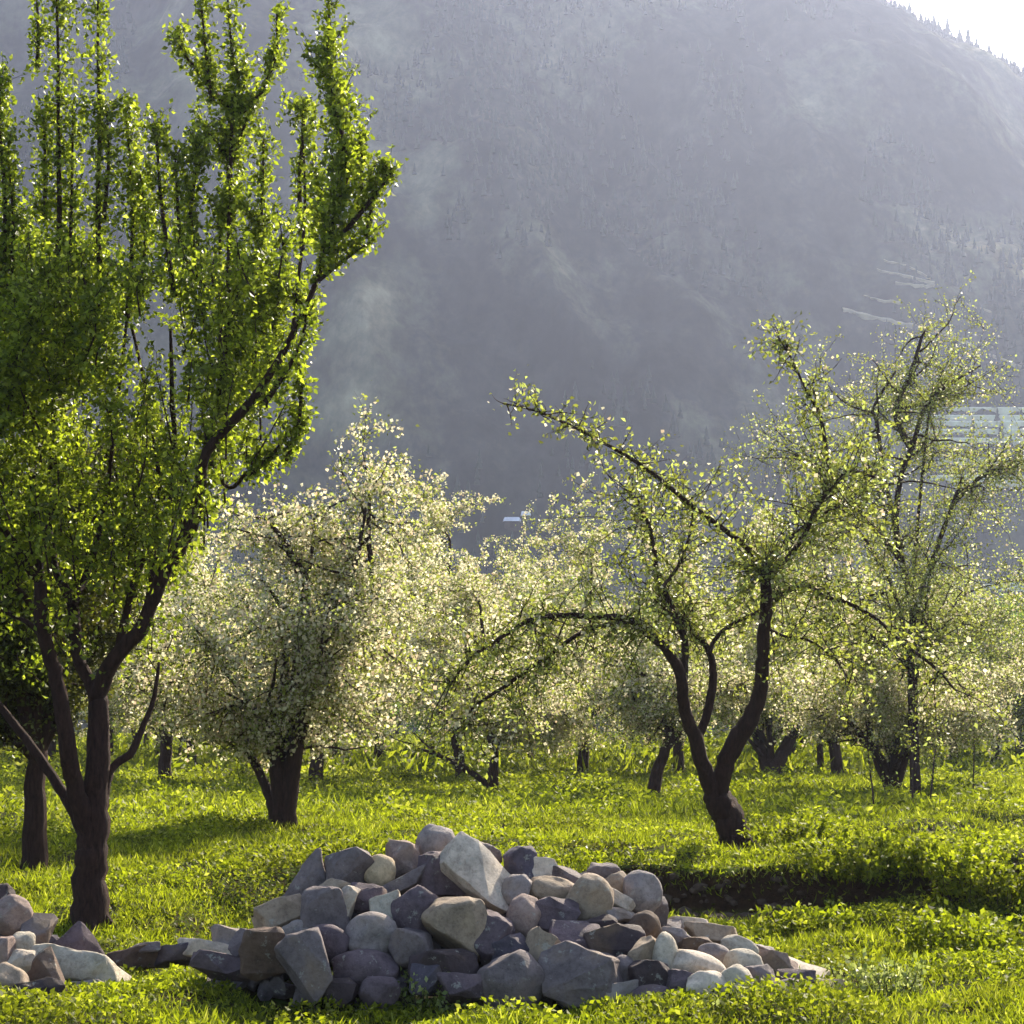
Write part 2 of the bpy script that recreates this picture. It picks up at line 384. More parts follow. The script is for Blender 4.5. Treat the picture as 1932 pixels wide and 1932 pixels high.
# two tiny pale roofed huts at the mountain foot
def hut(px, py, w, d, h, lab):
    b = mhit(px, py + 4); e = link('hut', None, loc=b); tag(e, lab, 'hut')
    m1 = MB(); m1.add([(x, y, z) for z in (-3, h) for y in (-d / 2, d / 2) for x in (-w / 2, w / 2)], [(0, 1, 5, 4), (1, 3, 7, 5), (3, 2, 6, 7), (2, 0, 4, 6), (4, 5, 7, 6)])
    link('wall', m1.mesh('wall', M['dark_wood'], False), e)
    q = w / 2 + .3; r = d / 2 + .3; m2 = MB()
    m2.add([(-q, -r, h + .02), (q, -r, h + .02), (q, r, h + .02), (-q, r, h + .02), (-q * .8, 0, h + 1.1), (q * .8, 0, h + 1.1)], [(0, 1, 5, 4), (2, 3, 4, 5), (1, 2, 5), (3, 0, 4), (3, 2, 1, 0)])
    link('roof', m2.mesh('roof', M['tin'], False), e)
    m3 = MB(); m3.add([(x, -d / 2 - .06 + yy, z) for z in (-.6, h * .7) for yy in (0, .05) for x in (-.4, .4)], [(0, 1, 5, 4), (1, 3, 7, 5), (3, 2, 6, 7), (2, 0, 4, 6), (4, 5, 7, 6)])
    link('door', m3.mesh('door', M['bark'], False), e)
hut(966, 988, 3.6, 2.6, .9, 'tiny hut with pale tin roof at the mountain foot, above the gap in the orchard')
hut(992, 976, 1.8, 1.6, .7, 'smaller tiny hut just upslope of the pale roofed one')

# ------------------------------------------------------------------ stone piles
top_px = np.array([380, 470, 560, 640, 740, 830, 960, 1100, 1200, 1245, 1300, 1380, 1480, 1560, 1640]); top_py = np.array([1835, 1775, 1665, 1640, 1620, 1605, 1615, 1640, 1675, 1735, 1755, 1780, 1815, 1848, 1870])
YC = 15.2
def mound(x, y):
    px = 966 + x / YC * F; tp = np.interp(px, top_px, top_py, 1880, 1880)
    H = np.maximum(0, CAMZ - (tp - 1385) / F * YC)
    t = np.clip(1 - np.abs((y - YC) / np.where(y < YC, 1.75, 1.3)) ** 1.35, 0, 1)
    m = H * t
    lp = 0.62 * np.exp(-((x + 4.15) / .75) ** 2 - ((y - 15.0) / .8) ** 2)
    return np.maximum(ground(x, y), 0) * 0 + ground(x, y) + np.maximum(m - .02, 0) + lp
# icosphere base
import bmesh
def ico(sub):
    bm = bmesh.new(); bmesh.ops.create_icosphere(bm, subdivisions=sub, radius=1)
    v = np.array([q.co[:] for q in bm.verts]); f = [tuple(x.index for x in q.verts) for q in bm.faces]; bm.free(); return v, f
ICO3, ICO4 = ico(3), ico(4)
def rock_verts(base, kind, dims, seed):
    """round: worn cobble; block: angular broken stone; slab: flat; spike: pointed"""
    r = np.random.default_rng(seed); v = base.copy()
    if kind == 'round': ncut, lo, hi = 7, .74, .95
    elif kind == 'block': ncut, lo, hi = 10, .40, .74
    elif kind == 'slab': ncut, lo, hi = 9, .42, .78
    else: ncut, lo, hi = 9, .42, .74
    for _ in range(ncut):
        n = r.normal(size=3); n /= np.linalg.norm(n); h = r.uniform(lo, hi)
        s = v @ n; over = np.maximum(0, s - h); v = v - over[:, None] * n * (.93 if kind == 'round' else 1.0)
    if kind == 'spike':
        k = np.clip((v[:, 2] + 1) / 2, 0, 1); v[:, 0] *= 1.12 - .95 * k; v[:, 1] *= 1.1 - .8 * k; v[:, 0] += .25 * k * r.choice([-1, 1]) * .5
    nz = np.array([mnoise.fractal(Vector((a * 1.7 + seed, b * 1.7, c * 1.7)), 1.0, 2.1, 4) for a, b, c in v])
    nn = nrm(v); amp = .07 if kind == 'round' else .11
    v = v + nn * (nz * amp)[:, None]
    ext = v.max(0) - v.min(0); v = (v - (v.max(0) + v.min(0)) / 2) / ext * 1.0
    return v * np.array(dims)
def hull_rock(kind, dims, seed):
    r = np.random.default_rng(seed); n = {'block': 17, 'slab': 15, 'spike': 13}[kind]
    p = nrm(r.normal(size=(n, 3))); p = np.sign(p) * np.abs(p) ** (.62 if kind != 'spike' else .8)
    if kind == 'spike': k = np.clip((p[:, 2] + 1) / 2, 0, 1); p[:, 0] *= 1.1 - .95 * k; p[:, 1] *= 1.1 - .8 * k; p = np.vstack([p, [[.12, 0, 1.15]]])
    if kind == 'slab': p[:, 2] = np.sign(p[:, 2]) * (.55 + .45 * np.abs(p[:, 2]))
    ext = p.max(0) - p.min(0); p = (p - (p.max(0) + p.min(0)) / 2) / ext * np.array(dims)
    bm = bmesh.new(); vs = [bm.verts.new(q) for q in p]; h = bmesh.ops.convex_hull(bm, input=vs)
    bmesh.ops.delete(bm, geom=[g for g in h['geom_interior'] if isinstance(g, bmesh.types.BMVert)], context='VERTS')
    bmesh.ops.dissolve_limit(bm, angle_limit=.30, verts=bm.verts[:], edges=bm.edges[:])
    bmesh.ops.bevel(bm, geom=bm.edges[:] + bm.verts[:], offset=min(dims) * .10, segments=3, profile=.5, affect='EDGES', clamp_overlap=True)
    bmesh.ops.triangulate(bm, faces=bm.faces[:])
    for _ in range(2):
        L = [e for e in bm.edges if e.calc_length() > max(dims) * .10]
        bmesh.ops.subdivide_edges(bm, edges=L, cuts=1); bmesh.ops.triangulate(bm, faces=[f for f in bm.faces if len(f.verts) > 3])
    sz = sum(dims) / 3
    for q in bm.verts:
        c = q.co / sz; nz = mnoise.fractal(Vector((c.x * 3 + seed, c.y * 3, c.z * 3)), 1.0, 2.1, 4); q.co += q.co.normalized() * nz * sz * .06
    bm.normal_update(); bm.verts.index_update()
    v = np.array([q.co[:] for q in bm.verts]); f = [tuple(x.index for x in q.verts) for q in bm.faces]; bm.free(); return v, f
def place_stone(px, py, w, h, rot, kind, col, lab, i, push=0.0, grp='stones of the large heap'):
    c = hit(px, py + h * .36, mound, 9, 15.9 if px > 460 else 40); d = min(c[1], 15.2 if px > 460 else 15.6)
    w *= 1.13; h *= 1.13
    W, H = w / F * d, h / F * d
    T = {'slab': .9, 'round': .85, 'block': .85, 'spike': .7}[kind] * (W + H) / 2 if kind != 'slab' else max(W, H) * .75
    if kind == 'round':
        base, faces = ICO4; v = rock_verts(base, kind, (W * 1.08, T, H * 1.08), 100 + i)
    else: v, faces = hull_rock(kind, (W * 1.08, T, H * 1.08), 100 + i)
    r = np.random.default_rng(i); yaw = 0
    a = math.radians(rot); ca, sa = math.cos(a), math.sin(a)
    R = np.array([[ca, 0, -sa], [0, 1, 0], [sa, 0, ca]]); tl = math.radians(r.uniform(-14, 4)) if kind != 'slab' else math.radians(-22)
    Rx = np.array([[1, 0, 0], [0, math.cos(tl), -math.sin(tl)], [0, math.sin(tl), math.cos(tl)]])
    v = v @ R.T @ Rx.T
    d2 = d + T * .12 + push
    c = P(px, py, d2)
    g = float(ground(c[0], c[1]))
    if c[2] - v[:, 2].min() * -1 < g - .12: c[2] += (g - .12) - (c[2] + v[:, 2].min())
    mb = MB(); mb.add(v, faces); me = mb.mesh('stone', M['stone_' + col], True)
    if kind != 'round': me.set_sharp_from_angle(angle=math.radians(24))
    o = link('stone', me, loc=c); tag(o, lab, 'stone', grp)
    return o
ST = [
(578,1648,72,88,0,'spike','grey','pointed grey stone leaning at the heap\'s upper left corner'),
(660,1644,82,66,8,'block','grey','broad grey slab standing upright left of the cream cobble'),
(716,1644,52,52,0,'round','cream','cream coloured rounded cobble on the heap\'s upper left crest'),
(760,1620,54,64,10,'block','pink','brownish knobbly stone on the crest right of the cream cobble'),
(822,1598,64,66,-15,'round','lgrey','upright grey cobble that forms the topmost point of the heap'),
(830,1648,82,72,0,'block','purple','dark stone with purple face under the topmost cobble'),
(908,1655,140,76,-38,'slab','pale','large pale oblong stone slanting down right across the heap\'s crest'),
(918,1610,54,34,-8,'block','grey','small grey stone behind the upper end of the large oblong stone'),
(982,1632,54,60,5,'block','blue','dark blue black block on the crest right of the oblong stone'),
(766,1670,86,24,26,'slab','grey','thin grey flagstone tilted up towards the purple faced stone'),
(640,1684,80,34,-12,'slab','beige','thin curved flagstone with a bright upper edge below the pointed stone'),
(615,1718,78,80,0,'block','grey','grey stone with sharp front ridge below the curved flagstone'),
(652,1708,36,60,-25,'slab','pale','narrow pale stone wedged beside the ridge fronted grey one'),
(694,1696,64,48,-8,'block','purple','greyish purple flat stone in the middle of the upper left heap'),
(730,1722,52,60,10,'slab','mint','pale mint flat stone leaning behind the big grey ball'),
(702,1766,84,74,0,'round','lgrey','smooth round grey ball of a cobble in the left heap'),
(788,1724,84,88,0,'round','purple','large dark purple rounded stone left of the big beige block'),
(865,1756,104,104,8,'block','beige','big angular beige block at the centre of the heap'),
(930,1772,66,92,0,'block','purple','purple stone leaning against the right of the big beige block'),
(530,1730,92,42,22,'slab','beige','flat tan slab sloping down to the left edge of the heap'),
(560,1758,48,38,0,'block','lgrey','small light grey stone under the sloping tan slab'),
(615,1784,80,66,0,'round','purple','dark purple cobble left of the round grey ball'),
(776,1790,74,62,-8,'block','grey','rough grey stone below the dark purple rounded one'),
(500,1802,76,84,0,'block','brown','reddish brown blocky stone low on the heap\'s left end'),
(590,1826,78,112,32,'slab','grey','tall grey slab leaning beside the reddish brown stone'),
(688,1832,104,66,0,'round','purple','wide dark loaf shaped boulder at the heap\'s foot'),
(716,1872,64,48,0,'round','purple','half buried dark stone in front of the loaf shaped boulder'),
(640,1872,60,44,0,'block','dark','nearly black stone at the foot between slab and boulder'),
(838,1824,112,54,-4,'block','dark','dark block directly under the big beige one'),
(880,1862,94,42,0,'slab','purple','flat purple stone at the foot beneath the dark block'),
(802,1848,52,52,0,'block','blue','bluish black stone behind the weeds at the foot'),
(965,1850,106,94,0,'round','grey','large grey boulder at the foot under the bent beige slab'),
(1014,1808,62,78,-28,'slab','beige','bent beige slab resting over the large grey boulder'),
(960,1798,70,48,30,'slab','blue','bluish slab behind the large grey boulder'),
(975,1682,48,54,0,'block','lgrey','mottled knob of stone at the lower end of the oblong one'),
(989,1733,56,74,-8,'round','pink','pinkish cobble right of centre, under the mottled knob'),
(1040,1680,86,44,-10,'round','beige','wide beige stone on the crest left of the large round cobble'),
(1028,1646,60,38,-6,'slab','pale','pale slab on the crest right of the blue black block'),
(1072,1656,56,34,-10,'block','grey','small grey stone on the crest behind the wide beige one'),
(1112,1698,76,82,0,'round','beige','large round beige cobble on the right part of the crest'),
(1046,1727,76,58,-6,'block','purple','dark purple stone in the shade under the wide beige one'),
(1140,1646,56,30,-5,'block','grey','low dark grey stone behind the large round beige cobble'),
(1166,1668,44,40,0,'round','beige','little beige stone between the two round crest cobbles'),
(1213,1686,60,72,0,'round','lgrey','tall round light grey cobble at the crest\'s right end'),
(1164,1702,58,26,-28,'slab','pale','pale sliver slanting down between the two round crest cobbles'),
(1172,1724,60,24,12,'slab','lgrey','light flat stone wedged under the pale sliver'),
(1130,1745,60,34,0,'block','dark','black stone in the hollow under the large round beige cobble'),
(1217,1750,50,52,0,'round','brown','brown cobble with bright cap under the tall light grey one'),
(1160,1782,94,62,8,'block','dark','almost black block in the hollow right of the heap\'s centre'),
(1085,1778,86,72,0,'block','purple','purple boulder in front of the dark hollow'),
(1100,1844,146,98,-6,'block','grey','biggest grey purple boulder at the foot, with a bright ridge'),
(1176,1836,48,56,0,'round','grey','small rounded grey stone beside the biggest foot boulder'),
(1212,1808,66,58,20,'block','beige','tan stone sloping left of the pale bluish upright one'),
(1254,1806,42,78,0,'round','mint','pale bluish upright stone left of the white oval'),
(1272,1770,54,32,-12,'block','lgrey','small grey stone on top of the pale bluish upright one'),
(1315,1824,98,46,-16,'round','pale','long white oval stone on the heap\'s right slope'),
(1300,1748,66,22,-6,'slab','pale','thin pale flagstone on the right slope\'s upper edge'),
(1342,1768,92,32,-8,'slab','beige','long beige flagstone below the thin pale one'),
(1314,1788,54,32,0,'block','brown','brown stone in shade above the white oval'),
(1348,1802,54,36,-14,'round','lgrey','grey cobble above the right end of the white oval'),
(1394,1792,60,42,-15,'round','mint','greenish white stone on the right slope'),
(1402,1824,62,54,-10,'round','mint','pale rounded stone right of the white oval'),
(1336,1868,70,58,0,'round','pale','pale boulder at the foot below the white oval'),
(1384,1860,62,66,0,'round','mint','pale grey green stone touching the foot boulder\'s right side'),
(1288,1858,60,50,0,'block','purple','purple grey stone left of the pale foot boulder'),
(1428,1856,60,58,0,'block','grey','dark grey block right of the pale foot stones'),
(1463,1818,74,30,-8,'slab','pink','pinkish flagstone on the thin right end of the heap'),
(1500,1848,62,32,0,'block','purple','dark stone under the white flagstone at the right end'),
(1522,1832,84,26,-26,'slab','pale','white flagstone slanting down at the heap\'s right tip'),
(1496,1872,68,42,-8,'round','grey','grey rounded stone at the foot of the right tip'),
(1460,1882,60,30,0,'slab','beige','flat beige stone at the foot left of the grey rounded one'),
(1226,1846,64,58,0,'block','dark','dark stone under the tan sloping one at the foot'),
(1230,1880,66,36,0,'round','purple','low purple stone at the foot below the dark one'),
(1176,1878,62,36,10,'slab','lgrey','light grey chip lying at the biggest boulder\'s right foot'),
(1572,1862,50,22,-10,'slab','cream','last small yellowish stone off the heap\'s right tip'),
(1242,1722,32,50,0,'block','grey','narrow grey stone tucked right of the brown cobble'),
(1264,1744,44,22,0,'slab','lgrey','small flat stone at the notch right of the crest'),
(1440,1800,44,26,-10,'block','lgrey','small light stone between greenish white and pinkish ones'),
]
for i, s in enumerate(ST): place_stone(*s, i)
ST2 = [
(253,1812,88,34,12,'slab','brown','brown flagstone at the left end of the low stone row'),
(268,1794,64,20,4,'slab','grey','thin dark stone lying on the brown flagstone'),
(330,1802,80,30,4,'slab','blue','dark bluish flagstone in the middle of the low row'),
(408,1806,124,32,-14,'slab','pale','long pale flagstone of the low row, tilted to the right'),
(430,1828,112,34,-10,'slab','purple','dark flagstone underneath the long pale one'),
(432,1772,64,38,-14,'block','lgrey','light grey stone where the low row meets the heap'),
(468,1782,54,44,-20,'block','grey','grey stone against the reddish brown one'),
]
ST3 = [
(23,1726,64,62,0,'round','pink','brownish rounded stone at the top of the small left heap'),
(73,1757,56,54,0,'block','grey','grey stone on the small heap\'s right shoulder'),
(147,1782,82,84,0,'spike','purple','dark pointed triangular stone right of the small heap'),
(40,1788,46,50,0,'round','mint','pale little stone in the middle of the small heap'),
(46,1816,58,42,0,'block','pale','white broken stone under the pale little one'),
(140,1836,176,60,-10,'slab','mint','wide pale slab spread in front of the pointed triangular stone'),
(84,1838,84,92,0,'spike','brown','dark brown peaked stone in front of the wide pale slab'),
(14,1858,70,68,0,'round','beige','beige boulder in the lower left corner'),
(2,1798,40,52,0,'block','pink','reddish stone cut by the left picture edge'),
(66,1874,104,46,0,'block','dark','nearly black stone at the foot of the peaked brown one'),
(172,1868,60,26,0,'slab','lgrey','flat light stone sunk in the grass under the wide slab'),
(5,1694,44,44,0,'block','dark','dark stone behind the top of the small heap at the left edge'),
]
for i, s in enumerate(ST2): place_stone(*s, 200 + i, grp='flagstones of the low row')
for i, s in enumerate(ST3): place_stone(*s, 300 + i, grp='stones of the small left heap')
# small rubble filling the heap between and under the counted stones
mb = MB(); v1, f1 = ico(2); cnt = 0
while cnt < 1200:
    x = rng.uniform(-5.2, 3.0); y = rng.uniform(13.2, 16.6)
    e = float(mound(x, y) - ground(x, y))
    if e < (.07 if y > 14.3 else .16): continue
    s = rng.uniform(.06, .13); z = float(mound(x, y)) - s * rng.uniform(.75, 2.3)
    r = np.random.default_rng(cnt + 5000)
    v = v1.copy()
    for _ in range(7):
        nn_ = r.normal(size=3); nn_ /= np.linalg.norm(nn_); v = v - np.maximum(0, v @ nn_ - r.uniform(.4, .8))[:, None] * nn_
    v = v * np.array([s * r.uniform(.8, 1.3), s, s * r.uniform(.6, 1)])
    q = Matrix.Rotation(r.uniform(0, 6), 3, Vector(r.normal(size=3)).normalized()); v = v @ np.array(q).T
    mb.add(v + [x, y + .12, z], f1); cnt += 1
M['rubble'] = stone_mat('stone_rubble', (0.14, 0.115, 0.12))
tag(link('stone_rubble', mb.mesh('stone_rubble', M['rubble'], False)), 'small dark rubble packed between the larger field stones', 'rubble', kind='stuff')

# ------------------------------------------------------------------ grass and weeds
def grass_block(name, y0, y1, dens, smin, smax, wid, lab, m, blades=.25):
    A = (y1 - y0) * (y0 + y1) / 2 * (966 / F) * 2 * 1.22
    N = int(A * dens); y = np.sqrt(rng.uniform(y0 ** 2, y1 ** 2, N)); x = rng.uniform(-1, 1, N) * y * (966 / F) * 1.22
    cl = fbm(x * 2.6, y * 2.2, 4, 11); keep = rng.random(N) < np.clip(.70 + cl * 1.6, .26, 1)
    e = edge_y(x); fr = vnoise(x * 3.1, x * 0, 71) * .16
    bare = (y > e - 1.25 - 2 * fr) & (y < e - .06 + .4 * fr) & (x > .8 + fr) & (x < 2.9 + fr * 2) & (rng.random(N) < np.where(y > e - .6, .97, .80))
    bare |= (np.abs(y - e + .2) < .2) & (x > -1.7) & (x < 1.0) & (rng.random(N) < .6)
    keep &= ~bare
    keep &= ~((mound(x, y) - ground(x, y)) > np.where(y < 14.3, .16, .06)) | (y > 18)
    x = x[keep]; y = y[keep]; e = e[keep]; N = len(x)
    tall = np.clip(.25 + 2.6 * fbm(x * .95, y * .7, 4, 23), .05, 1.7) + .6 * sstep((x - 2.4) / 1.0) * (np.abs(y - edge_y(x)) < 1.8)
    low = (x > .6) & (x < 3.2) & (y > e - 2.6) & (y < e + .45); tall = np.where(low, tall * .22, tall)
    z = ground(x, y) + rng.random(N) ** .8 * tall * (.05 + smax * 1.6)
    a = rng.uniform(0, 2 * math.pi, N); tilt = rng.uniform(-.1, 1.1, N)
    d = np.stack([np.cos(a), np.sin(a), tilt], 1)
    s = rng.uniform(smin, smax, N); w = np.full(N, wid)
    bl = rng.random(N) < blades * (1 + fbm(x * .5, y * .5, 2, 44)); s[bl] *= 2.1; w[bl] = .10; d[bl, 2] = rng.uniform(1.0, 2.6, bl.sum()); z[bl] = ground(x[bl], y[bl]) + tall[bl] * .03
    V = leaf_quads(np.stack([x, y, z], 1), d, s, w[:, None] if False else w, .10)
    o = link(name, quad_mesh(name, V, m)); tag(o, lab, 'grass', kind='stuff')
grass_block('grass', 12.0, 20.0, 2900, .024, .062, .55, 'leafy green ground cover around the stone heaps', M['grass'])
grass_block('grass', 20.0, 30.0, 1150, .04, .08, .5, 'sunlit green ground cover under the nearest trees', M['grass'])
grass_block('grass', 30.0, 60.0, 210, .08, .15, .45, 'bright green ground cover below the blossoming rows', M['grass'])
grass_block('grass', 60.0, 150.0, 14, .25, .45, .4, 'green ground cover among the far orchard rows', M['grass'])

mb = MB(); v0, f0 = ico(1)
for k in range(260):
    x = rng.uniform(.9, 3.1); y = float(edge_y(x)) - rng.uniform(.05, .75); s_ = rng.uniform(.012, .05) * (1 if k % 9 else 1.8)
    v = v0 * (1 + .4 * (rng.random((len(v0), 1)) - .5)) * [s_ * 1.2, s_, s_ * .8]; mb.add(v + [x, y, float(ground(x, y)) + s_ * .3], f0)
tag(link('bank_clods', mb.mesh('bank_clods', flat_mat('soil_clod', (0.085, 0.05, 0.03), sc=20), False)), 'clods and small stones on the bare earth bank', 'clods', kind='stuff')
V0 = []
for k in range(420):
    x = rng.uniform(.7, 3.2); y = float(edge_y(x)) - .05 + rng.uniform(-.06, .08); z = float(ground(x, y)) + .03
    V0.append([x, y, z])
V0 = np.array(V0); d_ = np.stack([rng.normal(size=420) * .5, -np.abs(rng.normal(size=420)) - .4, rng.uniform(-1.4, .5, 420)], 1)
tag(link('hanging_turf', quad_mesh('hanging_turf', leaf_quads(V0, d_, rng.uniform(.05, .15, 420), .12), M['grass'])), 'grass blades and roots hanging over the bare bank', 'grass', kind='stuff')

# ------------------------------------------------------------------ plants
def bez(pts, n):                              # smooth resample of a polyline
    pts = np.array(pts, float); k = len(pts)
    if k < 3: return poly(pts, n)
    t = np.linspace(0, k - 1 - 1e-6, n); i = t.astype(int); f = (t - i)[:, None]
    p0 = pts[np.clip(i - 1, 0, k - 1)]; p1 = pts[i]; p2 = pts[np.clip(i + 1, 0, k - 1)]; p3 = pts[np.clip(i + 2, 0, k - 1)]
    return .5 * ((2 * p1) + (-p0 + p2) * f + (2 * p0 - 5 * p1 + 4 * p2 - p3) * f * f + (-p0 + 3 * p1 - 3 * p2 + p3) * f ** 3)
def wander(start, d, length, n, curl=.25, grav=0.0):
    p = np.array(start, float); d = np.array(d, float); d /= np.linalg.norm(d); out = [p.copy()]
    for _ in range(n):
        d = d + rng.normal(size=3) * curl; d[2] += grav; d /= np.linalg.norm(d); p = p + d * length / n; out.append(p.copy())
    return np.array(out)
class Tree:
    def __init__(s, root): s.root = np.array(root, float); s.limbs = []; s.twigs = MB(); s.pts = []; s.leafp = []; s.leafd = []; s.flow = []; s.zmin = -9
    def limb(s, pts, rad, n=None, sides=8, wob=.18):
        n = n or max(6, len(pts) * 4); q = bez(np.column_stack([pts, rad]), n)
        q[1:-1, :3] += rng.normal(size=(n - 2, 3)) * q[1:-1, 3:4] * .08
        mb = MB(); mb.tube(q[:, :3] - s.root, np.maximum(q[:, 3], .004), sides, wob); s.limbs.append(mb); return q
    def twig(s, pts, r0, sides=4):
        if pts[-1][2] < s.root[2] + s.zmin * .85: return
        s.twigs.tube(pts - s.root, np.linspace(r0, r0 * .3, len(pts)), sides, cap=False)
    def leaves_along(s, pts, per_m, spread, flow=0.0):
        if pts[:, 2].mean() < s.root[2] + s.zmin + rng.uniform(-.15, .15) + .9 * float(vnoise(pts[0, 0] * .8, pts[0, 1] * .8, 3)): return
        L = np.linalg.norm(np.diff(pts, axis=0), axis=1).sum(); k = max(1, int(L * per_m)); q = poly(pts, max(2, k))
        nf = int(k * flow); c = q[rng.integers(0, len(q), k)] + rng.normal(size=(k, 3)) * spread
        s.leafp.append(c); d = rng.normal(size=(k, 3)) + np.array([0, 0, -.15]); s.leafd.append(d)
        if nf:
            base = q[rng.integers(0, len(q), max(1, nf // 4))]
            base = np.repeat(base, 4, 0)[:nf]
            s.flow.append(base + rng.normal(size=base.shape) * .045 + rng.normal(size=base.shape) * spread * .5)
    def finish(s, name, lab, grp, leaf, bark='bark', lsize=(.04, .07), fsize=(.03, .05), width=.55, cat='tree'):
        e = link(name, None, loc=s.root); tag(e, lab, cat, grp)
        for i, mb in enumerate(s.limbs): link('trunk' if i == 0 else 'limb', mb.mesh('trunk' if i == 0 else 'limb', M[bark]), e)
        if s.twigs.v: tag(link('twigs', s.twigs.mesh('twigs', M[bark]), e), kind='stuff')
        if s.leafp:
            c = np.concatenate(s.leafp) - s.root; d = np.concatenate(s.leafd); sz = rng.uniform(*lsize, len(c))
            tag(link('crown', quad_mesh('crown', leaf_quads(c, d, sz, width), M[leaf]), e), kind='stuff')
        if s.flow:
            c = np.concatenate(s.flow) - s.root
            tag(link('blossom', quad_mesh('blossom', flower_quads(c, rng.uniform(*fsize, len(c))), M['blossom']), e), kind='stuff')
        return e

# --- the tall leafy tree at the left
B = hit(170, 1742); D1 = B[1]
def Q(lst, d0, dd=0.0):
    n = len(lst); return np.array([P(a, b, d0 + dd * i / max(1, n - 1)) for i, (a, b) in enumerate(lst)])
def R(lst, d): return np.array(lst) / F * d
t1 = Tree(B)
t1.limb(np.vstack([[B + [0, 0, -.25]], Q([(170, 1742), (170, 1650), (176, 1580), (180, 1500), (184, 1420), (186, 1340), (183, 1312)], D1)]),
        R([46, 37, 31, 29, 24, 22, 19, 17], D1), 34, 12)
L1 = [
 ([(178, 1590), (158, 1540), (140, 1470), (130, 1420), (116, 1326), (96, 1246), (80, 1186), (76, 1102)], [20, 19, 17, 17, 15, 14, 13, 12], -.7),
 ([(76, 1110), (58, 1075), (40, 1046), (0, 990), (-60, 900), (-90, 760)], [11, 10, 9, 7, 5, 3], -.4),
 ([(80, 1180), (50, 1130), (0, 1086), (-80, 1030)], [7, 6, 6, 3], -.3), ([(92, 1225), (60, 1180), (0, 1150), (-70, 1120)], [6, 5, 4, 3], .3),
 ([(165, 1600), (150, 1556), (120, 1498), (80, 1438), (24, 1362), (-20, 1310), (-80, 1250)], [11, 11, 10, 9, 8, 6, 4], .6),
 ([(196, 1520), (203, 1475), (214, 1446), (248, 1418), (272, 1366), (290, 1320), (300, 1250)], [9, 9, 8, 8, 6, 5, 3], .5),
 ([(183, 1318), (166, 1280), (148, 1246), (140, 1190), (136, 1142), (120, 1105), (104, 1070), (90, 960), (100, 820), (105, 600)], [14, 13, 12, 12, 11, 9, 7, 6, 5, 3], .5),
 ([(136, 1146), (146, 1120), (160, 1092), (180, 1034), (200, 940), (215, 820), (240, 600)], [10, 9, 8, 7, 5, 4, 3], .8),
 ([(184, 1315), (200, 1270), (216, 1242), (264, 1190), (290, 1130), (308, 1086), (340, 1030), (364, 990), (380, 930), (392, 850), (480, 750), (550, 635), (595, 535), (612, 470)], [16, 16, 15, 14, 13, 13, 12, 11, 9, 9, 8, 6, 5, 4], -.8),
 ([(222, 1238), (240, 1150), (264, 1066), (290, 1010), (312, 974), (330, 880), (325, 750), (322, 620)], [8, 8, 7, 7, 6, 5, 5, 3], .8),
 ([(340, 1030), (365, 930), (400, 800), (425, 660), (432, 520), (433, 400), (436, 275), (440, 190)], [7, 6, 6, 6, 5, 5, 4, 3], 1.0),
 ([(392, 860), (430, 940 - 20), (470, 890), (520, 860), (560, 830)], [5, 4, 4, 3, 2], -.5),
 ([(76, 1102), (70, 980), (60, 840), (66, 700), (60, 560)], [9, 8, 7, 5, 3], .9),
 ([(550, 640), (560, 560), (575, 400), (570, 240)], [4, 4, 3, 2], .6),
 ([(264, 1190), (285, 1100), (300, 1000), (300, 900), (280, 760), (250, 620)], [6, 6, 5, 5, 4, 3], 1.2),
]
def roots(t, base, r, n=6):
    for k in range(n):
        a = 6.28 * k / n + rng.uniform(-.3, .3); c = np.array([math.cos(a), math.sin(a), 0])
        t.limbs[0].tube(np.array([base + c * r * .25 + [0, 0, r * 2.2], base + c * r * .75 + [0, 0, r * .9], base + c * r * 1.35 + [0, 0, r * .15], base + c * r * 2.1 + [0, 0, -r * .5]]) - t.root, [r * .35, r * .42, r * .34, r * .15], 7, .2)
roots(t1, B, .12)
for pl, r, dd in L1: t1.limb(Q(pl, D1, dd), R(r, D1), None, 8)
# leafy upright shoots: (start, ..., end), depth, half-width in px
sh = []
def S_(pl, dd=0.0, w=20, dens=1.0): sh.append((pl, dd, w, dens))
S_([(612, 470), (650, 350), (645, 250), (618, 150), (618, 90)], -.8, 22, 1.3); S_([(655, 330), (640, 230), (640, 170)], -.6, 24, 1.3)
S_([(640, 450), (690, 390), (725, 345), (740, 320)], -.8, 16, 1.2); S_([(690, 450), (703, 380), (700, 330)], -.7, 14, .9); S_([(600, 530), (650, 490), (700, 455)], -.8, 16, .8)
S_([(680, 400), (682, 300), (676, 250)], -.5, 16); S_([(620, 480), (630, 400), (640, 330)], -.8, 26, 1.3)
S_([(570, 470), (565, 350), (572, 240), (570, 205)], .6, 18, 1.0); S_([(585, 460), (600, 380), (590, 300)], .5, 20)
S_([(440, 210), (400, 170), (370, 130), (345, 95), (335, 60)], 1.0, 13, 1.3); S_([(440, 205), (450, 150), (438, 100), (430, 0)], 1.0, 15, 1.3); S_([(445, 220), (485, 185), (510, 135), (522, 95), (522, 20)], 1.0, 14, 1.2)
S_([(400, 190), (392, 140), (388, 95), (380, 10)], .9, 13, 1.1); S_([(618, 110), (622, 60), (618, -20)], -.6, 13, 1.1)
S_([(435, 420), (430, 300), (440, 200)], 1.0, 26, 1.2); S_([(432, 300), (400, 260), (380, 230)], .9, 14); S_([(440, 300), (460, 240), (480, 210)], .9, 16)
S_([(490, 480), (495, 350), (498, 255)], .8, 17, 1.0); S_([(500, 620), (492, 520), (490, 420)], .7, 24, 1.2)
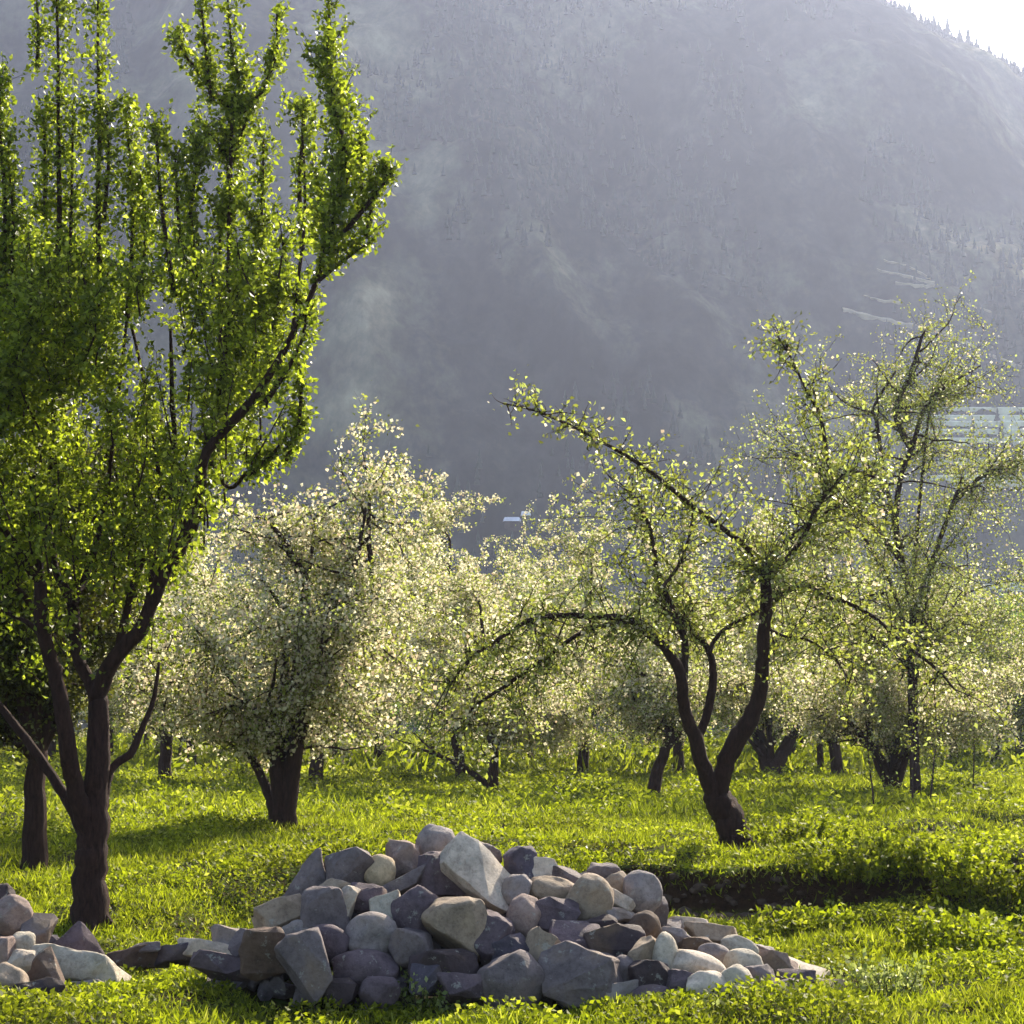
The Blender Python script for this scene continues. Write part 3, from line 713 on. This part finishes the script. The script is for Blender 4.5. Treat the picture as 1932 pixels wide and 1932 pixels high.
S_([(420, 600), (415, 450), (425, 380)], .8, 28, 1.1); S_([(380, 560), (360, 420), (370, 320), (375, 280)], .6, 22)
S_([(330, 560), (310, 430), (300, 330), (295, 235)], .5, 18, 1.1); S_([(340, 480), (335, 380), (330, 290)], .5, 20)
S_([(240, 600), (250, 450), (245, 300), (235, 190)], .8, 20, 1.1); S_([(265, 560), (275, 430), (265, 330)], .7, 22)
S_([(190, 560), (185, 400), (188, 250), (185, 110), (185, 0)], .6, 15, 1.0); S_([(195, 420), (205, 300), (200, 200)], .6, 20, 1.0)
S_([(105, 560), (112, 400), (110, 250), (110, 110), (105, -40)], .5, 20, 1.1); S_([(130, 520), (135, 380), (138, 210)], .5, 18); S_([(85, 420), (85, 300), (82, 210)], .5, 20)
S_([(0, 600), (10, 400), (0, 250), (0, 160)], .2, 20, 1.1); S_([(70, 130), (72, 60), (68, -30)], .5, 9, .9); S_([(20, 520), (25, 420), (15, 300)], .2, 20)
S_([(170, 700), (160, 600), (165, 500)], .6, 30); S_([(60, 700), (50, 600), (60, 500), (40, 430)], .6, 34, 1.1)
S_([(560, 840), (568, 740), (560, 660)], -.5, 12, .8); S_([(540, 870), (566, 800)], -.5, 15, .8); S_([(500, 760), (540, 700), (570, 640), (578, 590)], -.8, 14, .9)
S_([(470, 900), (520, 850), (560, 800)], -.4, 18, .8); S_([(590, 600), (560, 560), (520, 540)], .2, 16, .8)
S_([(430, 760), (450, 680), (440, 600), (460, 500)], .5, 32, 1.1); S_([(400, 880), (420, 800), (440, 720)], .2, 30, 1.0)
S_([(500, 700), (520, 600), (530, 520)], .3, 22, 1.0); S_([(480, 640), (510, 560)], .6, 24)
for pl, dd, w, dens in sh:
    q = bez(Q(pl, D1 + dd), len(pl) * 6); t1.twig(q, .012 + .004 * len(pl))
    k = len(q)
    for j in range(3):
        qq = q + rng.normal(size=3) * .05; t1.leaves_along(qq, 105 * dens * w / 20, w / F * D1 * .5, 0)
    for j in range(int(k * 1.2)):
        b = q[rng.integers(0, k)]; d = rng.normal(size=3); d[2] = abs(d[2]) + .8
        tw = wander(b, d, rng.uniform(.15, .38) * w / 20, 4, .2); t1.twig(tw, .005, 3); t1.leaves_along(tw, 62, .03)
# random inner shoots filling the middle of the crown
for j in range(260):
    y = rng.uniform(520, 1120); lo = -120; hi = np.interp(y, [520, 700, 900, 1000, 1120], [570, 540, 470, 400, 360]); x = rng.uniform(lo, hi)
    if x > 270 and y > 560 and x < 345 and y < 760 and rng.random() < .75: continue
    if 225 < x < 275 and 480 < y < 760 and rng.random() < .8: continue
    dd = rng.uniform(-1.0, 1.6); d = [(x + rng.normal() * 25), y - rng.uniform(60, 160)]
    q = bez(Q([(x, y), ((x + d[0]) / 2 + rng.normal() * 8, (y + d[1]) / 2), tuple(d)], D1 + dd), 7); t1.twig(q, .011)
    dn = 105 if y < 800 else (58 if y < 960 else 28)
    t1.leaves_along(q, dn * (2.3 if x < 240 and 560 < y < 960 else 1), .085)
    for _ in range(5):
        tw = wander(q[rng.integers(0, 7)], rng.normal(size=3) + [0, 0, .7], rng.uniform(.2, .45), 4, .25); t1.twig(tw, .005, 3); t1.leaves_along(tw, 80, .035)
for j in range(45):
    x = rng.uniform(-80, 360); y = rng.uniform(1040, 1300); q = bez(Q([(x, y), (x + rng.normal() * 12, y - 30), (x + rng.normal() * 22, y - rng.uniform(50, 110))], D1 + rng.uniform(-.8, 1.4)), 6)
    t1.twig(q, .007); t1.leaves_along(q, 40, .07)
    for _ in range(3):
        tw = wander(q[rng.integers(0, 6)], rng.normal(size=3) + [0, 0, .4], rng.uniform(.15, .4), 4, .25); t1.twig(tw, .004, 3); t1.leaves_along(tw, 45, .03)
t1.finish('leafy_tree', 'tall leafy tree with upright shoots and dark forked trunk left of the stone heap', None, 'leaf_green', 'bark', (.04, .08), width=.6)
print('t1 leaves', sum(len(a) for a in t1.leafp))

# --- the crooked apple tree behind the right end of the heap
B = hit(1391, 1606); D3 = B[1]; t3 = Tree(B)
t3.limb(np.vstack([[B + [.06, 0, -.3]], Q([(1392, 1606), (1378, 1560), (1364, 1525), (1352, 1498)], D3)]), R([33, 28, 26, 28, 24], D3), 22, 12, .22)
roots(t3, B, .17)
L3 = [
 ([(1352, 1505), (1326, 1446), (1311, 1391), (1293, 1341), (1284, 1276), (1261, 1231), (1216, 1188), (1181, 1167), (1116, 1163), (1051, 1161), (996, 1172), (950, 1200), (890, 1240), (850, 1290)], [19, 17, 15, 13, 12, 11, 10, 8, 6.5, 6, 5, 4, 3, 2], -1.2),
 ([(1190, 1172), (1140, 1180), (1091, 1198), (1045, 1230), (1006, 1256), (960, 1290), (900, 1330), (860, 1380)], [6, 5.5, 5, 4.5, 4, 4, 3, 2], -1.4),
 ([(1288, 1300), (1292, 1260), (1291, 1206), (1268, 1146), (1241, 1086), (1228, 1006), (1205, 950), (1180, 920)], [9, 8, 8, 7.5, 6.5, 5, 4, 2], .9),
 ([(1250, 1108), (1262, 1092), (1286, 1056), (1304, 996), (1306, 950)], [4, 4, 3.5, 3, 2], 1.1),
 ([(1322, 1440), (1316, 1400), (1334, 1345), (1346, 1276), (1336, 1226), (1311, 1196), (1276, 1156), (1240, 1130)], [11, 10, 10, 9, 7, 6, 5, 3], .6),
 ([(1338, 1235), (1350, 1205), (1376, 1181), (1416, 1161), (1440, 1150)], [5, 4.5, 4, 4, 4], .3),
 ([(1354, 1500), (1366, 1451), (1391, 1396), (1416, 1356), (1434, 1306), (1440, 1246), (1441, 1191), (1446, 1141), (1443, 1066)], [20, 20, 21, 19, 16, 14, 13.5, 13, 10], -.4),
 ([(1441, 1072), (1420, 1050), (1401, 1026), (1346, 984), (1300, 950), (1240, 900), (1190, 865), (1130, 830), (1070, 800), (1010, 775), (955, 762)], [7, 6.5, 6, 5.5, 5, 5, 4, 4, 3, 2.5, 1.5], -.9),
 ([(1443, 1070), (1466, 1036), (1496, 1011), (1530, 985), (1570, 960), (1620, 930)], [6, 5.5, 5, 4, 3, 2], .6),
 ([(1446, 1078), (1475, 1062), (1500, 1036), (1522, 1000), (1545, 950), (1575, 915), (1600, 890), (1650, 900)], [6, 6, 6, 5.5, 5, 4, 4, 3], -.5),
 ([(1545, 950), (1562, 890), (1549, 791), (1520, 735), (1490, 670), (1468, 640)], [5, 4.5, 4, 3, 2.2, 1.5], .4),
 ([(1450, 1145), (1476, 1121), (1516, 1101), (1556, 1126), (1596, 1136), (1651, 1166), (1701, 1211), (1766, 1261), (1800, 1300)], [7, 6, 5, 4.5, 4.5, 4, 3.5, 3, 2], -.9),
 ([(1447, 1185), (1480, 1200), (1530, 1210), (1580, 1250), (1610, 1300)], [3.5, 3, 2.5, 2, 1.5], -1.0),
]
for k, (pl, r, dd) in enumerate(L3):
    q = t3.limb(Q(pl, D3, dd), R(r, D3) * .88, len(pl) * 5, 9)
    n = len(q)
    spans = {0: .45, 1: .2, 2: .35, 3: .3, 4: .6, 5: .4, 6: .97, 7: .12, 8: .3, 9: .3, 10: .1, 11: .2, 12: .1}[k]
    dens = {7: 1.0, 10: 1.1, 9: 1.2, 8: 1.2, 0: .9, 1: .9, 11: .9}.get(k, .8)
    L = np.linalg.norm(np.diff(q[:, :3], axis=0), axis=1).sum()
    for _ in range(int(L * 19 * dens)):
        i = rng.integers(int(n * spans), n); b = q[i, :3]; d = rng.normal(size=3) + (q[min(n - 1, i + 1), :3] - q[i - 1, :3]) * 2.0
        g = -.10 if k in (0, 1, 11, 12) else .03
        tw = wander(b, d, rng.uniform(.3, 1.25) * {10: .5, 7: .5}.get(k, 1), 7, .2, g); t3.twig(tw, .008, 4)
        t3.leaves_along(tw, 27, .05, .22 if k in (0, 1, 11, 2, 3) else .07)
        if rng.random() < .6:
            tw2 = wander(tw[3], rng.normal(size=3), rng.uniform(.2, .6), 4, .2, g); t3.twig(tw2, .005, 3); t3.leaves_along(tw2, 30, .05, .15)
t3.finish('apple_tree', 'crooked apple tree with bare arching limbs on the bank behind the stone heap', None, 'leaf_apple', 'bark', (.05, .085), (.045, .07))

# --- generic orchard tree
def orchard(base, H, spread, lean=0.0, seed=0, nl=6, trunk_h=.22, tr=.13, dens=1.0, flow=.6, droop=-.05, up=.0, lod=1.0, extra=(), zmin=1.35):
    t = Tree(base); base = np.array(base, float); th = H * trunk_h; t.zmin = zmin
    topp = base + [lean * th, rng.normal() * .1, th]
    t.limb(np.array([base + [-.0, 0, -.3], base + [lean * th * .2, 0, th * .3], base + [lean * th * .6, .03, th * .7], topp]), [tr * 1.35, tr * 1.08, tr * .95, tr * .85], 10, 9, .2)
    ends = []
    for pts, rad in extra: ends.append(t.limb(pts, rad, None, 8))
    for i in range(nl):
        a = 2 * math.pi * (i + rng.uniform(-.25, .25)) / nl + seed; out = rng.uniform(.6, 1.0) * spread; hh = H * rng.uniform(.55, .95) * (1 - .2 * out / spread)
        if i == 0: out *= .2; hh = H * .95
        if i % 3 == 2: hh = H * rng.uniform(.42, .55)
        dv = np.array([math.cos(a), math.sin(a), 0])
        p1 = topp + dv * out * .28 + [0, 0, (hh - th) * .42]; p2 = topp + dv * out * .62 + [0, 0, (hh - th) * (.84 + up * .1)]; p3 = topp + dv * out + [0, 0, (hh - th) * (.9 + up)]
        r = tr * rng.uniform(.32, .52); q = t.limb(np.array([topp - [0, 0, .12], p1 + rng.normal(size=3) * .16, p2 + rng.normal(size=3) * .2, p3]), [r * 1.2, r, r * .6, r * .22], 14, 7)
        ends.append(q)
    for q in ends:
        n = len(q); nb = max(4, int(15 * lod)); L = min(1.0, np.linalg.norm(q[-1, :3] - q[0, :3]) / spread)
        for _ in range(nb):
            i = rng.integers(3, n); d = rng.normal(size=3); d[2] = d[2] * .7 + .05 + up * .8; d[:2] += (q[-1, :2] - q[0, :2]) * .3
            b = wander(q[i, :3], d, spread * rng.uniform(.22, .6) * (.5 + .5 * L), 7, .20, droop); t.twig(b, q[i, 3] * .5 + .004, 5)
            for __ in range(max(4, int(10 * lod))):
                j = rng.integers(1, 8); d2 = rng.normal(size=3) + (b[-1] - b[0]) * .3
                w = wander(b[j], d2, spread * rng.uniform(.12, .36), 4, .25, droop * 1.4); t.twig(w, .006, 3)
                t.leaves_along(w, 31 * dens, .075, flow * .95)
            t.leaves_along(b, 16 * dens, .14, flow * .95)
    return t
def E_(pl, r, d, dd=0.0): return (Q(pl, d, dd), R(r, d))
ORCH = []      # (px, py, top py, half width px, kwargs, label, group)
N_ = ORCH.append
g1 = 'blossoming trees of the near rows'
N_((62, 1640, 560, 270, dict(leaf='leaf_dark', flow=0, nl=13, dens=3.4, up=.10, tr=.12, trunk_h=.2, droop=.05), 'dense dark leaved tree behind the tall leafy one at the left edge', None))
N_((537, 1562, 905, 330, dict(flow=1.1, nl=7, dens=.85, tr=.10, trunk_h=.13, extra=[
   ([(520, 1530), (500, 1480), (465, 1410), (430, 1345), (400, 1290)], [13, 9, 8, 7, 4]), ([(528, 1510), (525, 1440), (528, 1380), (535, 1300), (540, 1200)], [16, 15, 13, 10, 6]),
   ([(545, 1500), (556, 1430), (568, 1360), (572, 1260), (575, 1190), (572, 1100), (540, 1030), (505, 980)], [17, 16, 14, 12, 11, 10, 7, 4]),
   ([(575, 1200), (615, 1180), (650, 1130), (672, 1060), (690, 960)], [8, 7, 6, 5, 3]), ([(566, 1360), (620, 1270), (680, 1200), (700, 1090), (695, 1010), (697, 950), (692, 900)], [8, 8, 7, 6, 5, 3, 2])]),
   'broad blossoming apple tree with three stems left of the stone heap', g1))
N_((930, 1503, 1070, 250, dict(flow=1.0, nl=7, dens=1.1, tr=.13, trunk_h=.24, droop=-.10, extra=[([(925, 1490), (900, 1465), (860, 1440), (800, 1415)], [7, 6, 5, 3]), ([(935, 1410), (960, 1385), (1010, 1365), (1060, 1350)], [8, 7, 5, 3])]), 'low spreading blossoming tree seen beyond the top of the stone heap', g1))
N_((596, 1490, 965, 310, dict(flow=1.0, nl=8, dens=1.2, tr=.17, trunk_h=.22), 'thick trunked blossoming tree behind the broad three stemmed one', g1))
N_((1228, 1508, 1060, 210, dict(flow=.8, lean=.35, nl=7, dens=1.0, tr=.13, trunk_h=.26), 'slim bent blossoming tree left of the crooked apple tree', g1))
N_((1455, 1475, 950, 270, dict(flow=.8, nl=7, tr=.12, trunk_h=.13, dens=1.1, extra=[([(1452, 1460), (1440, 1425), (1425, 1380)], [16, 12, 8]), ([(1458, 1460), (1475, 1425), (1500, 1380), (1530, 1350)], [16, 13, 10, 6])]), 'blossoming tree with V shaped trunk right behind the crooked tree', g1))
N_((1682, 1503, 1130, 230, dict(flow=.95, nl=9, tr=.14, trunk_h=.14, dens=1.5, extra=[([(1675, 1490), (1650, 1420), (1635, 1330), (1640, 1250)], [8, 7, 6, 3]), ([(1690, 1490), (1710, 1410), (1715, 1330), (1735, 1250)], [9, 8, 6, 3]), ([(1683, 1490), (1682, 1400), (1676, 1320)], [8, 7, 4])]), 'dark many stemmed apple tree under the tall sparse tree at right', g1))
N_((1728, 1507, 700, 330, dict(flow=.12, nl=6, dens=.8, tr=.10, trunk_h=.3, up=.1, droop=.02, extra=[
   ([(1722, 1370), (1720, 1280), (1720, 1200), (1735, 1130), (1765, 1040), (1795, 960), (1815, 900)], [9, 8, 8, 6, 5, 4, 2]),
   ([(1722, 1290), (1722, 1160), (1706, 1080), (1690, 990), (1700, 900), (1722, 840), (1750, 760), (1800, 720), (1850, 690)], [7, 7, 6, 6, 5, 5, 4, 3, 1.5]),
   ([(1722, 850), (1700, 810), (1690, 770), (1720, 700), (1738, 640), (1745, 625)], [7, 6, 5, 4, 3, 2]), ([(1690, 990), (1668, 900), (1655, 800), (1648, 770), (1690, 700)], [5, 4, 4, 3, 2]),
   ([(1700, 1060), (1620, 960), (1560, 890), (1500, 860)], [5, 4, 3, 2]), ([(1790, 960), (1850, 900), (1890, 880)], [4, 3, 2])]),
   'tall sparsely leaved tree rising above the orchard at right', None))
N_((310, 1480, 1010, 230, dict(flow=.95, nl=7, tr=.17, trunk_h=.28, dens=1.1), 'blossoming tree with straight bare trunk just right of the leafy tree', g1))
N_((366, 1456, 980, 230, dict(flow=.95, nl=7, tr=.16, lean=-.2), 'blossoming tree with left leaning trunk between two straighter ones', g1))
N_((872, 1474, 945, 290, dict(flow=1.0, nl=9, tr=.15, lean=-.2, dens=1.35), 'blossoming tree behind the low spreading one, trunk tilted left', g1))
N_((1100, 1466, 985, 250, dict(flow=.7, nl=9, tr=.17, dens=1.5), 'apple tree with short stout trunk in the middle of the orchard', g1))
N_((1000, 1447, 1025, 250, dict(flow=.5, nl=9, tr=.15, dens=1.5), 'tall crowned apple tree filling the gap between the low spreading and the stout one', g1))
N_((1281, 1466, 940, 260, dict(flow=.35, nl=7, tr=.16), 'greener apple tree showing between the crooked tree\'s left stems', g1))
N_((1582, 1466, 1010, 230, dict(flow=.9, nl=7, tr=.19, lean=-.15), 'blossoming tree midway between V trunk and many stemmed tree', g1))
N_((1548, 1462, 1060, 180, dict(flow=.5, nl=6, tr=.11), 'thin trunked tree beside the one with leaning base, right half', g1))
N_((1800, 1450, 1060, 250, dict(flow=.4, nl=9, tr=.17, dens=1.5), 'leafy apple tree behind the thin saplings at right', g1))
N_((1880, 1452, 1100, 250, dict(flow=.3, nl=9, tr=.16, dens=1.5), 'leafy apple tree near the right edge beyond the saplings', g1))
N_((715, 1446, 975, 290, dict(flow=.8, nl=8, tr=.18, up=.06, dens=1.1), 'taller blossoming tree whose top sprays reach above its neighbours', g1))
N_((95, 1452, 1020, 230, dict(flow=.55, nl=7, tr=.17), 'blossoming tree behind the lower left trunks', g1))
N_((1925, 1440, 1110, 150, dict(flow=0, nl=13, leaf='leaf_bright', dens=3.4, tr=.2, up=.02), 'bright green leafy tree beyond the orchard at the right edge', None))
N_((205, 1445, 1000, 230, dict(flow=.7, nl=7, tr=.16), 'blossoming tree seen through the fork of the tall leafy tree', g1))
for i, (px, py, ty, hw, kw, lab, grp) in enumerate(ORCH):
    kw = dict(kw); leaf = kw.pop('leaf', 'leaf_apple'); b = hit(px, py); d = b[1]
    rng = np.random.default_rng(500 + i)
    ex = [(Q(pl, d, rng.uniform(-.6, .6)), R(rr, d)) for pl, rr in kw.pop('extra', ())]
    ex = [(np.vstack([b + [(q[0][0] - b[0]) * .5, 0, -.25], q]), np.concatenate([[rr[0] * 1.15], rr])) if q[0][2] - b[2] < .9 else (q, rr) for q, rr in ex]
    far = d > 48; H = P(px, ty, d)[2] - b[2]; sp = hw / F * d
    t = orchard(b, H * 1.0, sp * .92, seed=i * 1.7, lod=.85 if far else 1.0, extra=ex, **kw)
    k = 1.0 if not far else 1.35
    t.finish('apple_tree' if leaf == 'leaf_apple' else 'leafy_tree', lab, grp, leaf, 'bark', (.042 * k, .078 * k), (.045 * k, .072 * k), .62)
    print(lab, 'd', round(b[1], 1), 'H', round(H, 1), 'sp', round(sp, 1), sum(len(a) for a in t.leafp))

# --- far rows: four kinds, copied
rng = np.random.default_rng(900)
protos = []
for k in range(5):
    t = orchard(np.zeros(3), 6.6 + .4 * k, 3.4, seed=k, lod=.62, nl=8, tr=.17, dens=.9, flow=[.7, .3, .6, .15, .5][k], trunk_h=.16)
    e = t.finish('apple_tree', 'x', 'trees of the far orchard rows', 'leaf_apple' if k != 3 else 'leaf_bright', 'bark', (.10, .16), (.08, .12)); protos.append(e)
used = [0] * 5
farpos = []
for row, (d, sx) in enumerate([(74, 7.5), (84, 8.0), (96, 8.5), (110, 9.0), (126, 10.0), (146, 11.0)]):
    w = d * (966 / F) * 1.12; x = -w + (row % 2) * sx * .5
    while x < w:
        farpos.append((x + rng.normal() * 1.0, d + rng.normal() * 2.0, row)); x += sx * rng.uniform(.85, 1.15)
names = ['first', 'second', 'third', 'fourth', 'fifth', 'last']
for n, (x, y, row) in enumerate(farpos):
    k = int(rng.integers(0, 5)); src = protos[k]
    if used[k] == 0: o = src; used[k] = 1
    else:
        o = src.copy(); COL.objects.link(o)
        for ch in list(src.children):
            c = ch.copy(); COL.objects.link(c); c.parent = o
    o.location = (x, y, float(ground(x, y)) - .05); o.rotation_euler = (0, 0, rng.uniform(0, 6.28)); sc = rng.uniform(.85, 1.2); o.scale = (sc, sc, sc)
    o['label'] = 'pale hazy apple tree in the far rows of the orchard, mostly hidden by nearer crowns'
    o['group'] = 'trees of the far orchard rows'
for k in range(5):
    if used[k] == 0:
        for ch in list(protos[k].children): bpy.data.objects.remove(ch)
        bpy.data.objects.remove(protos[k])

# --- thin saplings at the right
rng = np.random.default_rng(77)
for px, py, h, ln, lab in [(1722, 1532, 1.9, .05, 'thin upright sapling left of two leaning ones at the right'), (1752, 1530, 1.6, .28, 'sapling leaning right beside the upright thin one'),
                           (1650, 1535, 1.2, -.1, 'short sapling just right of the many stemmed tree'), (1835, 1500, 1.8, .15, 'thin leafy sapling standing alone near the right edge')]:
    b = hit(px, py); t = Tree(b)
    q = t.limb(np.array([b + [0, 0, -.1], b + [ln * .3, 0, h * .35], b + [ln * .6, .05, h * .7], b + [ln, 0, h]]), [.022, .018, .013, .006], 10, 6)
    for _ in range(16):
        tw = wander(q[rng.integers(3, 10), :3], rng.normal(size=3) + [0, 0, .8], rng.uniform(.2, .5), 4, .2); t.twig(tw, .005, 3); t.leaves_along(tw, 30, .05)
    t.finish('sapling', lab, 'saplings at the right', 'leaf_apple', 'bark_grey', (.04, .07), cat='sapling')

# --- leafy weeds in front of the stones and low bushes on the bank
def weed(px, py, h, n, lab, m='weed', spread=.10, name='weed_plant', cat='weed', grp='weeds at the foot of the stones', depth=None, ls=(.03, .06), dn=95):
    b = hit(px, py)
    t = Tree(b)
    for i in range(n):
        a = rng.uniform(0, 6.28); s0 = b + [math.cos(a) * spread * rng.random(), math.sin(a) * spread * rng.random(), -.03]
        q = wander(s0, [math.cos(a) * .35, math.sin(a) * .35, 1], h * rng.uniform(.6, 1.1), 6, .10)
        if i < 1: t.limb(q, np.linspace(.006, .002, 7), 7, 5)
        else: t.twig(q, .005, 3)
        t.leaves_along(q[1:], dn, .022)
    e = t.finish(name, lab, grp, m, 'bark_grey', ls, width=.6, cat=cat)
    for ch in e.children:
        if ch.name.startswith('trunk'): ch.name = 'stem'
for a in [(752, 1905, .30, 8, 'pale leafy weed in front of the rough grey stone'), (796, 1908, .36, 9, 'tallest pale weed sprouting before the dark block'),
          (838, 1912, .20, 8, 'low yellow green weed at the middle of the heap\'s foot'), (968, 1915, .20, 7, 'small bright weed in front of the large grey boulder'),
          (690, 1918, .16, 7, 'little weed before the loaf shaped boulder'), (1326, 1915, .14, 6, 'tiny weed before the pale foot boulder'),
          (1640, 1880, .34, 16, 'bushy pale weed right of the heap\'s right tip'), (1705, 1878, .30, 16, 'pale weed clump farthest from the heap\'s right tip')]:
    weed(*a, spread=.10 if a[3] < 12 else .28)
for px, py, h, n, sp, lab in [(1500, 1600, .42, 50, .55, 'low bush right beside the foot of the crooked tree'), (1620, 1660, .45, 60, .6, 'bushy growth hanging over the bank right of the bare earth'),
                              (1760, 1655, .5, 70, .7, 'widest low bush on the bank at the right'), (1900, 1700, .5, 60, .6, 'low bush on the bank touching the right edge'),
                              (1530, 1765, .3, 46, .45, 'leafy clump in front of the bare earth bank'), (1830, 1800, .40, 55, .6, 'leafy clump in the lower right ground cover'),
                              (1115, 1618, .22, 26, .35, 'reddish tuft on the bank edge behind the heap')]:
    weed(px, py, h, n, lab, 'grass' if 'reddish' not in lab else 'leaf_dark', sp, 'low_bush', 'bush', 'low bushes on the bank', ls=(.04, .085), dn=110)

# ------------------------------------------------------------------ haze
m, t, out = mat('haze')
pv = t.nodes.new("ShaderNodeVolumePrincipled"); pv.inputs['Color'].default_value = (0.64, 0.72, 1.0, 1)
pv.inputs['Density'].default_value = 0.00020; pv.inputs['Anisotropy'].default_value = 0.52
t.links.new(pv.outputs[0], out.inputs['Volume'])
top = float(max(CZ.max() + 25, 300))
mb = MB(); mb.add([(x, y, z) for z in (-5, top) for y in (-300, 1270) for x in (-1470, 1470)], [(0, 2, 3, 1), (4, 5, 7, 6), (0, 1, 5, 4), (1, 3, 7, 5), (3, 2, 6, 7), (2, 0, 4, 6)])
hz = link('haze', mb.mesh('haze', m, False)); tag(hz, 'pale blue haze filling the valley', kind='stuff')
print('haze top', top)
